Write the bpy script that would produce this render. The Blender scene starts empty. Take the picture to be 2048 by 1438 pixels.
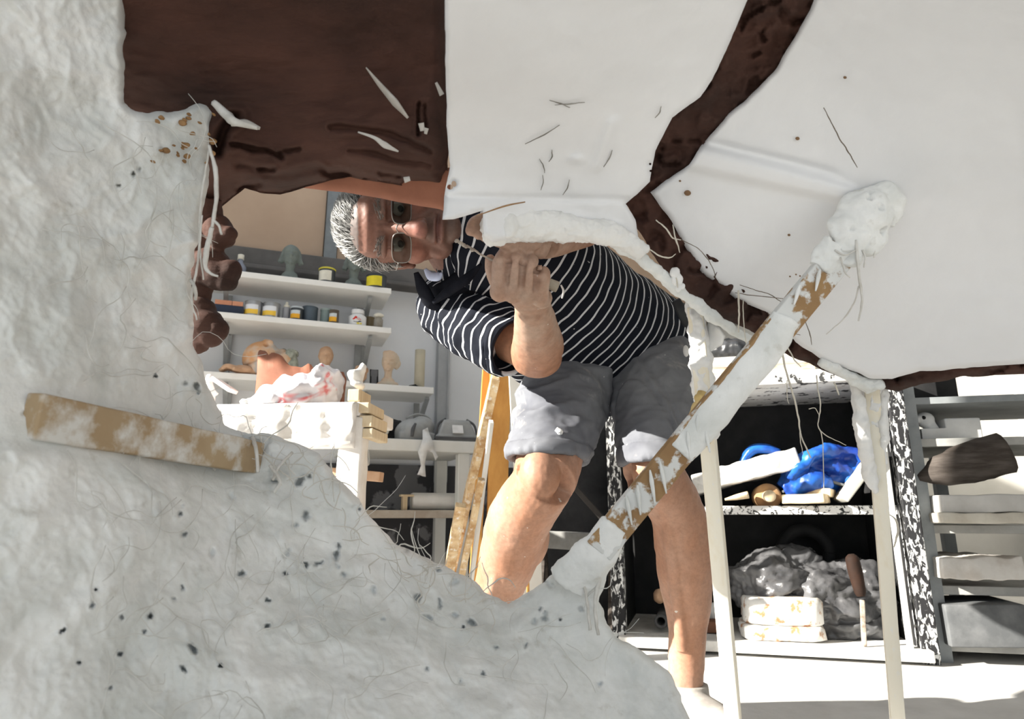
import bpy, bmesh, math, random
import numpy as np
from mathutils import Vector, Matrix, geometry
random.seed(7); RNG = np.random.RandomState(11)
SC = bpy.context.scene; COL = SC.collection
# ------------------------------------------------------------------ camera, sky, sun, exposure
F = 1300.0; PITCH = math.atan(311/F); CZ = 0.40; CP, SP = math.cos(PITCH), math.sin(PITCH)
cd = bpy.data.cameras.new('camera'); cam = bpy.data.objects.new('camera', cd); COL.objects.link(cam)
cd.sensor_width = 36; cd.lens = 36*F/2048; cd.clip_start = 0.02
cam.location = (0, 0, CZ); cam.rotation_euler = (math.pi/2+PITCH, 0, 0)
cd.dof.use_dof = True; cd.dof.focus_distance = 1.15; cd.dof.aperture_fstop = 8.0
SC.camera = cam
w = bpy.data.worlds.new('sky'); SC.world = w; w.use_nodes = True
bg = w.node_tree.nodes['Background']; bg.inputs[0].default_value = (0.84, 0.92, 1.0, 1); bg.inputs[1].default_value = 1.1
SUN_A, SUN_E = math.radians(16), math.radians(23)
sd = bpy.data.lights.new('sun', 'SUN'); sun = bpy.data.objects.new('sun', sd); COL.objects.link(sun)
SUND = Vector((math.cos(SUN_E)*math.cos(SUN_A), math.cos(SUN_E)*math.sin(SUN_A), -math.sin(SUN_E)))
sun.rotation_euler = SUND.to_track_quat('-Z', 'Y').to_euler(); sun.location = (-4, 0, 3)
sd.energy = 16.0; sd.angle = math.radians(0.6); sd.color = (1.0, 0.95, 0.86)
vs = SC.view_settings; vs.view_transform = 'Standard'; vs.look = 'None'; vs.gamma = 1; vs.use_curve_mapping = False
vs.exposure = 0.0

# ------------------------------------------------------------------ rays from the lens, used only to find where real things stand
CAM = np.array([0, 0, CZ]); RX = np.array([1., 0, 0]); UP = np.array([0, -SP, CP]); FW = np.array([0, CP, SP])
def pc(px, py, c):
    return CAM + c*((px-1024)/F*RX + (719-py)/F*UP + FW)
def cv(x, y, z):
    v = x*RX + y*UP - z*FW
    return v/np.linalg.norm(v)
def ray(px, py): return (px-1024)/F*RX + (719-py)/F*UP + FW
def onplane(px, py, P0, n):
    r = ray(px, py); t = np.dot(np.array(P0)-CAM, n)/np.dot(r, n); return CAM + t*r
def atz(px, py, z): r = ray(px, py); return CAM + r*((z-CZ)/r[2])
def N(v): v = np.array(v, float); return v/np.linalg.norm(v)

# ------------------------------------------------------------------ noise
_PERM = RNG.permutation(512); _GR = RNG.randn(512, 3); _GR /= np.linalg.norm(_GR, axis=1)[:, None]
def pnoise(P):
    P = np.asarray(P, float); I = np.floor(P).astype(int); f = P-I; u = f*f*f*(f*(f*6-15)+10)
    r = 0
    for dx in (0, 1):
        for dy in (0, 1):
            for dz in (0, 1):
                h = _PERM[(_PERM[(_PERM[(I[:, 0]+dx) & 511]+I[:, 1]+dy) & 511]+I[:, 2]+dz) & 511]
                g = _GR[h]
                d = (f-np.array([dx, dy, dz]))
                wt = (u[:, 0] if dx else 1-u[:, 0])*(u[:, 1] if dy else 1-u[:, 1])*(u[:, 2] if dz else 1-u[:, 2])
                r = r + wt*(g*d).sum(1)
    return r
def fbm(P, s, o=4):
    P = np.asarray(P)*s; r = 0; a = 1.
    for k in range(o): r = r + a*pnoise(P+17.3*k); P = P*2.03; a *= .5
    return r
def ridge(P, s, o=3):
    P = np.asarray(P)*s; r = 0; a = 1.
    for k in range(o): r = r + a*(1-np.abs(pnoise(P+7.7*k))*3); P = P*2.1; a *= .5
    return r
def sstep(a, b, x): t = np.clip((x-a)/(b-a), 0, 1); return t*t*(3-2*t)
def catmull(pts, n):
    P = np.array(pts, float); m = len(P)
    if m == 2: t = np.linspace(0, 1, n)[:, None]; return P[0]*(1-t)+P[1]*t
    Q = np.vstack([2*P[0]-P[1], P, 2*P[-1]-P[-2]]); out = []
    for t in np.linspace(0, m-1, n):
        i = min(int(t), m-2); u = t-i; a, b, c, d = Q[i:i+4]
        out.append(.5*((2*b)+(c-a)*u+(2*a-5*b+4*c-d)*u*u+(3*b-a-3*c+d)*u**3))
    return np.array(out)
def tps(ctrl):
    C = np.array(ctrl, float); X = C[:, :2]/1000; n = len(X)
    r2 = ((X[:, None]-X[None])**2).sum(2); K = np.where(r2 > 0, r2*np.log(r2+1e-12), 0)+np.eye(n)*1e-3
    A = np.zeros((n+3, n+3)); A[:n, :n] = K; A[:n, n] = 1; A[:n, n+1:] = X; A[n:, :n] = A[:n, n:].T
    wv = np.linalg.solve(A, np.r_[C[:, 2], 0, 0, 0])
    def f(px, py):
        Y = np.stack([np.atleast_1d(px), np.atleast_1d(py)], 1)/1000.
        d2 = ((Y[:, None]-X[None])**2).sum(2); U = np.where(d2 > 0, d2*np.log(d2+1e-12), 0)
        return U@wv[:n]+wv[n]+Y@wv[n+1:]
    return f

# ------------------------------------------------------------------ mesh builder
class MB:
    def __init__(s): s.v = []; s.f = []; s.n = 0
    def add(s, v, f):
        v = np.asarray(v, float).reshape(-1, 3); s.v.append(v); o = s.n
        s.f += [tuple(int(i)+o for i in q) for q in f]; s.n += len(v); return s
    def V(s): return np.vstack(s.v)
    def box(s, c, size, axes=None):
        A = np.eye(3) if axes is None else np.array(axes); c = np.array(c, float); h = np.array(size)/2
        v = [c+A.T@(h*np.array([i, j, k])) for i in (-1, 1) for j in (-1, 1) for k in (-1, 1)]
        return s.add(v, [(0, 1, 3, 2), (4, 6, 7, 5), (0, 4, 5, 1), (2, 3, 7, 6), (0, 2, 6, 4), (1, 5, 7, 3)])
    def bar(s, p0, p1, w, h, side=(1, 0, 0), n=1, wob=0, seed=0):
        p0 = np.array(p0, float); p1 = np.array(p1, float); d = N(p1-p0); sd_ = np.array(side, float); sd_ = N(sd_-d*np.dot(sd_, d)); u = np.cross(d, sd_)
        v = []
        for k in range(n+1):
            c = p0+(p1-p0)*k/n
            for a, b in ((-1, -1), (1, -1), (1, 1), (-1, 1)):
                v.append(c+sd_*a*w/2+u*b*h/2)
        v = np.array(v)
        if wob: v = v + np.stack([pnoise(v*23+seed), pnoise(v*23+9+seed), pnoise(v*23+31+seed)], 1)*wob
        f = [(3, 2, 1, 0), tuple(4*n+i for i in range(4))]
        for k in range(n):
            for i in range(4): j = (i+1) % 4; f.append((4*k+i, 4*k+j, 4*k+4+j, 4*k+4+i))
        return s.add(v, f)
    def tube(s, pts, rad, seg=12, n=None, cap=True, sm=True, flat=None):
        P = np.array(pts, float); n = n or (len(P) if not sm else max(len(P)*4, 8))
        C = catmull(P, n) if sm else P; n = len(C)
        R = np.interp(np.linspace(0, 1, n), np.linspace(0, 1, len(np.atleast_1d(rad))), np.atleast_1d(rad)) if np.ndim(rad) else np.full(n, rad)
        T = np.gradient(C, axis=0); T /= np.linalg.norm(T, axis=1)[:, None]+1e-12
        u = np.cross(T[0], [0.31, .55, .77]); u = N(u) if flat is None else N(np.array(flat[0])-T[0]*np.dot(flat[0], T[0]))
        v = []
        for k in range(n):
            u = N(u-T[k]*np.dot(u, T[k])); b = np.cross(T[k], u)
            for i in range(seg):
                a = 2*math.pi*i/seg; v.append(C[k]+R[k]*(math.cos(a)*u+math.sin(a)*b*(1 if flat is None else flat[1])))
        f = []
        for k in range(n-1):
            for i in range(seg): j = (i+1) % seg; f.append((k*seg+i, k*seg+j, k*seg+seg+j, k*seg+seg+i))
        if cap: f += [tuple(range(seg-1, -1, -1)), tuple(range((n-1)*seg, n*seg))]
        return s.add(v, f)
    def lathe(s, prof, base, axis=(0, 0, 1), seg=24, sx=(1, 1)):
        a = N(axis); u = N(np.cross(a, [0, 1, 0.001]) if abs(a[1]) < .9 else np.cross(a, [1, 0, 0])); b = np.cross(a, u); base = np.array(base, float); v = []
        for r, h in prof:
            for i in range(seg):
                t = 2*math.pi*i/seg; v.append(base+a*h+r*(math.cos(t)*u*sx[0]+math.sin(t)*b*sx[1]))
        f = []; n = len(prof)
        for k in range(n-1):
            for i in range(seg): j = (i+1) % seg; f.append((k*seg+i, k*seg+j, k*seg+seg+j, k*seg+seg+i))
        f += [tuple(range(seg-1, -1, -1)), tuple(range((n-1)*seg, n*seg))]
        return s.add(v, f)
    def ell(s, c, r, axes=None, nu=20, nv=14):
        A = np.eye(3) if axes is None else np.array(axes); r = np.array(r) if np.ndim(r) else np.full(3, r); v = []; f = []
        for k in range(1, nv):
            t = math.pi*k/nv
            for i in range(nu):
                q = 2*math.pi*i/nu; v.append((math.sin(t)*math.cos(q), math.sin(t)*math.sin(q), math.cos(t)))
        v += [(0, 0, 1), (0, 0, -1)]; m = (nv-1)*nu
        for k in range(nv-2):
            for i in range(nu): j = (i+1) % nu; f.append((k*nu+i, k*nu+nu+i, k*nu+nu+j, k*nu+j))
        for i in range(nu): j = (i+1) % nu; f += [(m, i, j), (m+1, (nv-2)*nu+j, (nv-2)*nu+i)]
        return s.add(np.array(c)+(np.array(v)*r)@A, f)
    def rings(s, rings, close=True):
        R = np.array(rings); n, m = R.shape[:2]; f = []
        for k in range(n-1):
            for i in range(m): j = (i+1) % m; f.append((k*m+i, k*m+j, k*m+m+j, k*m+m+i))
        if close: f += [tuple(range(m-1, -1, -1)), tuple(range((n-1)*m, n*m))]
        return s.add(R.reshape(-1, 3), f)
    def wob(s, amp, sc, o=3, seed=0):
        v = s.V(); s.v = [v+amp*np.stack([fbm(v+seed, sc, o), fbm(v+5.1+seed, sc, o), fbm(v+9.7+seed, sc, o)], 1)]; return s

def mesh(name, v, f, smooth=True):
    me = bpy.data.meshes.new(name); me.from_pydata(np.asarray(v).tolist(), [], [tuple(q) for q in f]); me.update()
    if smooth: me.polygons.foreach_set('use_smooth', [True]*len(me.polygons))
    return me
def wloc(o):
    l = Vector(o.location)
    while o.parent: o = o.parent; l += Vector(o.location)
    return l
def link(name, me, m, parent=None, bevel=0, origin=None):
    o = bpy.data.objects.new(name, me); COL.objects.link(o)
    if parent is not None: o.parent = parent; org = wloc(parent)
    elif origin is not None: org = Vector(origin); o.location = org
    else: org = Vector((0, 0, 0))
    if org.length: me.transform(Matrix.Translation(-org))
    if m: me.materials.append(m)
    if bevel:
        b = o.modifiers.new('bevel', 'BEVEL'); b.width = bevel; b.segments = 2; b.limit_method = 'ANGLE'; b.harden_normals = False
    return o
def obj(name, mb, m, parent=None, smooth=True, bevel=0, origin=None):
    return link(name, mesh(name, mb.V(), mb.f, smooth), m, parent, bevel, origin)
def sharp(o, ang=35):
    me = o.data
    bm = bmesh.new(); bm.from_mesh(me)
    for e in bm.edges:
        if len(e.link_faces) == 2 and e.calc_face_angle(0) > math.radians(ang): e.smooth = False
    bm.to_mesh(me); bm.free(); return o
def tag(o, label, cat, group=None):
    o['label'] = label; o['category'] = cat
    if group: o['group'] = group
    return o
def thing(name, label, cat, loc, group=None):
    o = bpy.data.objects.new(name, None); COL.objects.link(o); o.location = Vector(loc); o.empty_display_size = .05
    return tag(o, label, cat, group)
def struct(o): o['kind'] = 'structure'; return o
def stuff(o): o['kind'] = 'stuff'; return o
def evaluated(o, name):
    dg = bpy.context.evaluated_depsgraph_get(); me = bpy.data.meshes.new_from_object(o.evaluated_get(dg)); me.name = name; return me
def vox(mb, size, smooth=3, name='body'):
    """one continuous surface out of overlapping volumes"""
    me = mesh('t', mb.V(), mb.f); o = bpy.data.objects.new('t', me); COL.objects.link(o)
    r = o.modifiers.new('r', 'REMESH'); r.mode = 'VOXEL'; r.voxel_size = size
    if smooth: s = o.modifiers.new('s', 'SMOOTH'); s.factor = .5; s.iterations = smooth
    out = evaluated(o, name); bpy.data.objects.remove(o); bpy.data.meshes.remove(me)
    out.polygons.foreach_set('use_smooth', [True]*len(out.polygons)); return out
def mv(me):
    a = np.empty(len(me.vertices)*3); me.vertices.foreach_get('co', a); return a.reshape(-1, 3)
def mn(me):
    a = np.empty(len(me.vertices)*3); me.vertices.foreach_get('normal', a); return a.reshape(-1, 3)
def setv(me, v): me.vertices.foreach_set('co', np.asarray(v).ravel()); me.update()
def fattr(me, name, vals):
    a = me.attributes.new(name, 'FLOAT', 'POINT'); a.data.foreach_set('value', np.asarray(vals, float))
def cattr(me, name, rgb):
    a = me.attributes.new(name, 'FLOAT_COLOR', 'POINT'); c = np.ones((len(rgb), 4)); c[:, :3] = rgb; a.data.foreach_set('color', c.ravel())

def polydist(P, poly):
    A = np.array(poly, float); B = np.roll(A, -1, 0); d = np.full(len(P), 1e9)
    for a, b in zip(A, B):
        ab = b-a; t = np.clip(((P-a)@ab)/(ab@ab+1e-9), 0, 1); d = np.minimum(d, np.hypot(*(P-a-t[:, None]*ab).T))
    return d
def inpoly(P, poly):
    A = np.array(poly, float); B = np.roll(A, -1, 0); c = np.zeros(len(P), bool)
    for (x0, y0), (x1, y1) in zip(A, B):
        if y0 == y1: continue
        k = ((y0 > P[:, 1]) != (y1 > P[:, 1])) & (P[:, 0] < (x1-x0)*(P[:, 1]-y0)/(y1-y0)+x0); c ^= k
    return c
def resample(poly, step, jit, seed=0, closed=True):
    out = []; n = len(poly)
    for i in range(n if closed else n-1):
        a = np.array(poly[i], float); b = np.array(poly[(i+1) % n], float); k = max(1, int(np.hypot(*(b-a))/step))
        for j in range(k): out.append(a+(b-a)*j/k)
    P = np.array(out); Q = np.c_[P/55., np.full(len(P), seed*3.7)]
    off = np.c_[fbm(Q, 1, 4), fbm(Q+31, 1, 4)]
    inb = (P[:, 0] > 60) & (P[:, 0] < 1990) & (P[:, 1] > 60) & (P[:, 1] < 1400)
    return P+off*jit*inb[:, None]
def sheet(poly, depth, step, thick, disp, jit=5, holes=(), rim=14, rimroll=.008, coarse=None, seed=0):
    """a solid slab of uneven thickness: face, back and rim are all built"""
    B = resample(poly, step, jit, seed); loops = [B]+[resample(h, step, jit*.3, seed+1+i) for i, h in enumerate(holes)]
    x0, y0 = B.min(0); x1, y1 = B.max(0)
    gx, gy = np.meshgrid(np.arange(x0, x1, step), np.arange(y0, y1, step*.87)); gx[1::2] += step/2
    G = np.c_[gx.ravel(), gy.ravel()]
    out = (G[:, 0] < -30) | (G[:, 0] > 2080) | (G[:, 1] < -30) | (G[:, 1] > 1470)
    keep = ~out | (RNG.rand(len(G)) < .12); G = G[keep]
    G = G[inpoly(G, B)]; d = polydist(G, B); G = G[d > step*.6]
    for h in loops[1:]:
        k = ~inpoly(G, h); G = G[k]; G = G[polydist(G, h) > step*.6]
    pts = np.vstack(loops+[G]); edges = []; o = 0
    for l in loops: edges += [(o+i, o+(i+1) % len(l)) for i in range(len(l))]; o += len(l)
    res = geometry.delaunay_2d_cdt([Vector(p) for p in pts.tolist()], edges, [], 0, 1e-6)
    V2 = np.array([tuple(v) for v in res[0]]); T = np.array([tuple(t) for t in res[2]])
    cen = V2[T].mean(1); ok = inpoly(cen, B)
    for h in loops[1:]: ok &= ~inpoly(cen, h)
    T = T[ok]
    a = V2[T[:, 1]]-V2[T[:, 0]]; b = V2[T[:, 2]]-V2[T[:, 0]]; flip = a[:, 0]*b[:, 1]-a[:, 1]*b[:, 0] > 0
    T[flip] = T[flip][:, ::-1]                                     # face turned to the lens side
    dist = polydist(V2, B)
    for h in loops[1:]: dist = np.minimum(dist, polydist(V2, h))
    c0 = depth(V2[:, 0], V2[:, 1])
    P0 = pc_many(V2, c0); dd = disp(P0, V2, dist) if disp else 0
    roll = rimroll*(1-np.clip(dist/rim, 0, 1))**2
    Fv = pc_many(V2, c0+dd+roll); Bv = pc_many(V2, c0+np.maximum(thick*.35, thick-dd*.3)-roll*.5+np.maximum(dd, 0)*1.0)
    n = len(V2); faces = [tuple(t) for t in T]+[tuple(t[::-1]+n) for t in T]
    cnt = {}
    for t in T:
        for i in range(3):
            e = (t[i], t[(i+1) % 3]); cnt[e] = 1
    for (p, q) in cnt:
        if (q, p) not in cnt: faces.append((q, p, p+n, q+n))
    V = np.vstack([Fv, Bv]); V[:, 2] = np.maximum(V[:, 2], .002)
    return V, faces, V2, dist
def pc_many(V2, c):
    x = (V2[:, 0]-1024)/F; y = (719-V2[:, 1])/F
    return CAM+c[:, None]*(x[:, None]*RX+y[:, None]*UP+FW)

# ------------------------------------------------------------------ materials
def newmat(name):
    m = bpy.data.materials.new(name); m.use_nodes = True; nt = m.node_tree; return m, nt, nt.nodes['Principled BSDF']
def ramp(nt, fac, stops):
    r = nt.nodes.new('ShaderNodeValToRGB'); e = r.color_ramp.elements
    while len(e) < len(stops): e.new(.5)
    for k, (p, c) in enumerate(stops): e[k].position = p; e[k].color = (*c, 1)
    nt.links.new(fac, r.inputs[0]); return r.outputs[0]
def noise(nt, scale, detail=6, rough=.6, stretch=(1, 1, 1), rot=(0, 0, 0), co='Object', dist=0):
    t = nt.nodes.new('ShaderNodeTexCoord'); mp = nt.nodes.new('ShaderNodeMapping'); mp.inputs['Scale'].default_value = stretch; mp.inputs['Rotation'].default_value = rot
    nt.links.new(t.outputs[co], mp.inputs[0]); n = nt.nodes.new('ShaderNodeTexNoise'); n.inputs['Scale'].default_value = scale; n.inputs['Detail'].default_value = detail; n.inputs['Roughness'].default_value = rough; n.inputs['Distortion'].default_value = dist
    nt.links.new(mp.outputs[0], n.inputs[0]); return n.outputs[0]
def mixc(nt, fac, a, b, mode='MIX'):
    x = nt.nodes.new('ShaderNodeMix'); x.data_type = 'RGBA'; x.blend_type = mode
    for s, v in ((0, fac), (6, a), (7, b)):
        if hasattr(v, 'is_output'): nt.links.new(v, x.inputs[s])
        else: x.inputs[s].default_value = v if s == 0 else (*v, 1)
    return x.outputs[2]
def bump(nt, b, fac, strength=.3, dist=.002):
    n = nt.nodes.new('ShaderNodeBump'); n.inputs['Strength'].default_value = strength; n.inputs['Distance'].default_value = dist
    nt.links.new(fac, n.inputs['Height']); nt.links.new(n.outputs[0], b.inputs['Normal'])
def mat(name, a, b=None, scale=12, lo=.4, hi=.65, rough=.8, bmp=.25, bscale=None, stretch=(1, 1, 1), rot=(0, 0, 0), dist=0, spec=.3, bd=.002, metal=0, c3=None):
    """two or three tones mixed by noise, with fine relief"""
    m, nt, p = newmat(name); p.inputs['Roughness'].default_value = rough; p.inputs['Specular IOR Level'].default_value = spec; p.inputs['Metallic'].default_value = metal
    n = noise(nt, scale, stretch=stretch, rot=rot, dist=dist); b = b or tuple(x*.8 for x in a)
    col = ramp(nt, n, [(lo, a), (hi, b)])
    if c3: col = mixc(nt, ramp(nt, noise(nt, scale*2.7+1, stretch=stretch, rot=rot), [(c3[1], (0, 0, 0)), (c3[2], (1, 1, 1))]), col, c3[0])
    nt.links.new(col, p.inputs['Base Color'])
    if bmp: bump(nt, p, noise(nt, bscale or scale*5, 8, .7, stretch=stretch, rot=rot), bmp, bd)
    return m
def flat(name, c, rough=.6, metal=0, spec=.4): return mat(name, c, tuple(x*.86 for x in c), 30, rough=rough, metal=metal, spec=spec, bmp=.08)
PLASTER = mat('plaster', (.82, .83, .82), (.58, .60, .58), 11, .38, .72, .85, .6, 90, c3=((.44, .42, .36), .62, .84), dist=.5)  # darker noise mottling stands in for shaded relief on the plaster
PLASTER2 = mat('smooth_plaster', (.80, .81, .83), (.72, .73, .75), 5, .3, .8, .8, .25, 60, c3=((.42, .38, .34), .76, .86))
PLW = mat('white_plaster', (.82, .82, .81), (.68, .68, .66), 14, .4, .8, .85, .4, 80)
CLAY = mat('brown_clay', (.080, .037, .027), (.028, .016, .013), 8, .35, .7, .8, .6, 50, stretch=(.5, 1, 1.5), spec=.2, bd=.004)
TERRA = mat('terracotta', (.34, .14, .085), (.24, .095, .058), 14, .35, .7, .75, .2, 60)
TERRA_PALE = mat('pale_terracotta', (.60, .40, .27), (.50, .30, .18), 16, .35, .7, .8, .25)
WOOD = mat('pale_wood', (.72, .60, .42), (.58, .44, .27), 8, .35, .7, .7, .2, 30, stretch=(8, 8, .6))
WOODB = mat('batten_wood', (.36, .22, .11), (.27, .15, .075), 8, .35, .7, .7, .3, 40, stretch=(6, 6, 1))
ORANGE = mat('orange_wood', (.68, .36, .10), (.56, .27, .07), 6, .3, .7, .6, .12, 20, stretch=(6, 6, .5))
WHITE = mat('white_paint', (.80, .80, .77), (.70, .70, .66), 7, .35, .75, .6, .12, 40)
WALLW = mat('white_wall', (.80, .81, .83), (.72, .73, .75), 3, .35, .75, .85, .2, 50, c3=((.42, .42, .42), .76, .84))
GREY = mat('grey_metal', (.22, .24, .25), (.16, .17, .18), 12, .35, .7, .5, .12, metal=.3)
DARK = mat('black_paint', (.012, .012, .013), (.03, .03, .03), 10, .4, .8, .75, .2)
SPLAT = mat('splattered_black_paint', (.02, .02, .022), (.74, .75, .75), 85, .51, .56, .7, .4, 60, stretch=(1, 1, .4), dist=.8)
FIBRE = flat('plaster_fibre', (.62, .60, .55), .8)
# ------------------------------------------------------------------ room
PHI = math.radians(20); WU = np.array([math.cos(PHI), math.sin(PHI), 0]); WN = np.array([math.sin(PHI), -math.cos(PHI), 0]); UZ = np.array([0, 0, 1.])
SH = .28                                                       # shelf depth
W0 = pc(783, 580, 2.95)-SH*WN; W0[2] = 0
def wp(u, d, z): return W0+u*WU+d*WN+np.array([0, 0, z])
def won(px, py, d):
    q = onplane(px, py, W0+d*WN, WN); return float(np.dot(q-W0, WU)), float(q[2])
WAX = np.array([WU, WN, UZ])
b = MB(); b.box((0, .9, -.05), (7.6, 7.4, .1)); struct(obj('floor', b, mat('dusty_floor', (.72, .71, .69), (.52, .51, .49), 4, .35, .7, .9, .4, 40), smooth=False))
b = MB(); b.box((-1.825, 1.3, 2.55), (.05, 6.4, .1)); b.box((2.3, 1.3, 2.55), (3.0, 6.4, .1)); b.box((-.5, -.25, 2.55), (2.7, 3.3, .1)); b.box((-.5, 3.95, 2.55), (2.7, 1.1, .1))  # unseen gap overhead, added to let sky light brighten the back wall
struct(obj('ceiling', b, mat('ceiling_board', (.55, .50, .44), (.45, .4, .34), 3), smooth=False))
u0, zb = won(505, 508, 0); 
b = MB(); b.box(wp(.2, -.06, 1.25), (5.2, .1, 2.5), WAX); WB = struct(obj('wall_back', b, WALLW, smooth=False))
tanm = mat('tan_board', (.50, .37, .27), (.42, .30, .215), 2.5, .3, .7, .7, .1, 40)
ub, _ = won(655, 400, 0)
for (a, c) in ((-2.2, ub-.004), (ub+.06, 2.0)):
    b = MB(); b.box(wp((a+c)/2, 0, (zb+.02+2.48)/2), (c-a, .03, 2.46-zb), WAX); obj('panel', b, tanm, WB, smooth=False, bevel=.004)
b = MB(); b.box(wp(ub+.028, .015, (zb+2.48)/2), (.06, .05, 2.46-zb), WAX); struct(obj('trim_1', b, GREY, smooth=False, bevel=.004))
_, z1 = won(560, 505, .03); _, z2 = won(560, 548, .03)
b = MB(); b.box(wp(-.1, .02, (z1+z2)/2), (4.4, .06, z1-z2), WAX); b.box(wp(-.1, .035, z2+.006), (4.4, .1, .02), WAX)
struct(obj('trim_2', b, mat('grey_beam', (.15, .14, .135), (.10, .095, .09), 6), smooth=False, bevel=.004))
_, z3 = won(800, 930, 0)
b = MB(); b.box(wp(-.2, .0, z3/2), (3.6, .03, z3), WAX)
obj('lower_wall_face', b, mat('peeling_dark_paint', (.055, .055, .06), (.20, .20, .21), 7, .52, .56, .8, .3, 60), WB, smooth=False)
# unseen left wall: doorway and stepped lintels are shaped to steer where sun lands
XL = -1.75; tA, tE = math.tan(SUN_A), math.tan(SUN_E)/math.cos(SUN_A)
def back(p): t = (p[0]-XL); return p[1]-t*tA, p[2]+t*tE
WALLP = mat('left_wall_render', (.62, .61, .58), (.54, .53, .5), 3)
OPEN = [(.30, .72, 1.62), (.72, 1.02, 1.56), (1.02, 1.56, 2.25), (1.56, 2.02, 1.34)]
b = MB(); ya = -.6
b.box((XL-.05, (-.4+OPEN[0][0])/2, 1.25), (.1, OPEN[0][0]+.4, 2.5)); b.box((XL-.05, (OPEN[-1][1]+3.2)/2, 1.25), (.1, 3.2-OPEN[-1][1], 2.5))
for a, c, h in OPEN: b.box((XL-.05, (a+c)/2, (h+2.5)/2), (.1, c-a, 2.5-h))
struct(obj('wall_left_sun_mask', b, WALLP, smooth=False))
b = MB(); b.box((-1.45, -.75, 1.25), (.7, .1, 2.5)); b.box((2.3, -.75, 1.25), (1.4, .1, 2.5)); b.box((.25, -.75, 2.35), (2.8, .1, .3))  # unseen wall added so sky light comes from one side
struct(obj('wall_front_light_mask', b, WALLP, smooth=False))
b = MB(); b.box((2.95, 1.3, 1.25), (.1, 5.0, 2.5)); struct(obj('wall_right', b, WALLP, smooth=False))
b = MB(); b.box((2.1, 3.75, 1.25), (2.6, .1, 2.5)); struct(obj('wall_far', b, WALLP, smooth=False))
# pipe / edge trim on the wall to the right of the shelves
ua, _ = won(885, 760, .03)
b = MB(); b.box(wp(ua, .02, zb/2+.3), (.055, .05, zb-.5), WAX); b.box(wp(ua+.025, .04, zb/2+.3), (.012, .02, zb-.5), WAX)
struct(obj('trim_3', b, mat('grey_trim', (.42, .43, .44), (.33, .34, .35), 6), smooth=False, bevel=.003))

# ------------------------------------------------------------------ wall shelves
BRK = mat('shelf_metal', (.36, .37, .37), (.28, .29, .29), 10, rough=.5)
SHW = mat('shelf_board', (.86, .85, .82), (.78, .77, .74), 6, .3, .7, .6, .1)
def wall_shelf(label, pl, pr, py, edgepx, depth, brackets, zfix=None):
    """pl, pr: picture columns of the two ends, py: row of the top edge at pr"""
    ur, zt = won(pr, py, depth); ul, _ = won(pl, py, depth); _, zb_ = won(pr, py+edgepx, depth)
    t = thing('wall_shelf', label, 'shelf', wp(ul, 0, zb_), 'wall shelves')
    b = MB(); b.box(wp((ul+ur)/2, depth/2+.012, (zt+zb_)/2), (ur-ul, depth-.02, zt-zb_), WAX); obj('board', b, SHW, t, smooth=False, bevel=.003)
    for px in brackets:
        ub_, _ = won(px, py+40, .03)
        b = MB(); b.bar(wp(ub_, .006, zb_-.19), wp(ub_, .006, zb_), .028, .012, WU)
        br = obj('bracket', b, BRK, t, smooth=False, bevel=.002)
        b = MB(); b.bar(wp(ub_, .01, zb_-.15), wp(ub_, depth-.04, zb_-.012), .02, .016, WU); obj('strut', b, BRK, br, smooth=False, bevel=.002)
    return ul, ur, zt, zb_
S1 = wall_shelf('topmost white wall shelf holding two grey busts and yellow cans', 330, 783, 577, 11, SH, (455, 728))
S2 = wall_shelf('middle white wall shelf lined with paint cans and jars', 330, 783, 656, 11, SH, (455, 728))
S3 = wall_shelf('lower left wall shelf carrying a round clay piece and small heads', 330, 724, 763, 12, SH, (455, 716))
S4 = wall_shelf('short lower wall shelf with a turbaned head bust, ending by the grey trim', 727, 868, 775, 13, SH, (835,))
# long rail behind the shelves
ur_, _ = won(716, 700, .01)
t = tag(obj('wall_rail', MB().box(wp(ur_, .008, (S1[2]+S3[3])/2-.05), (.03, .014, S1[2]-S3[3]+.12), WAX), BRK, smooth=False, bevel=.002), 'grey upright slotted rail on the wall behind the shelf ends', 'rail')

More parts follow.
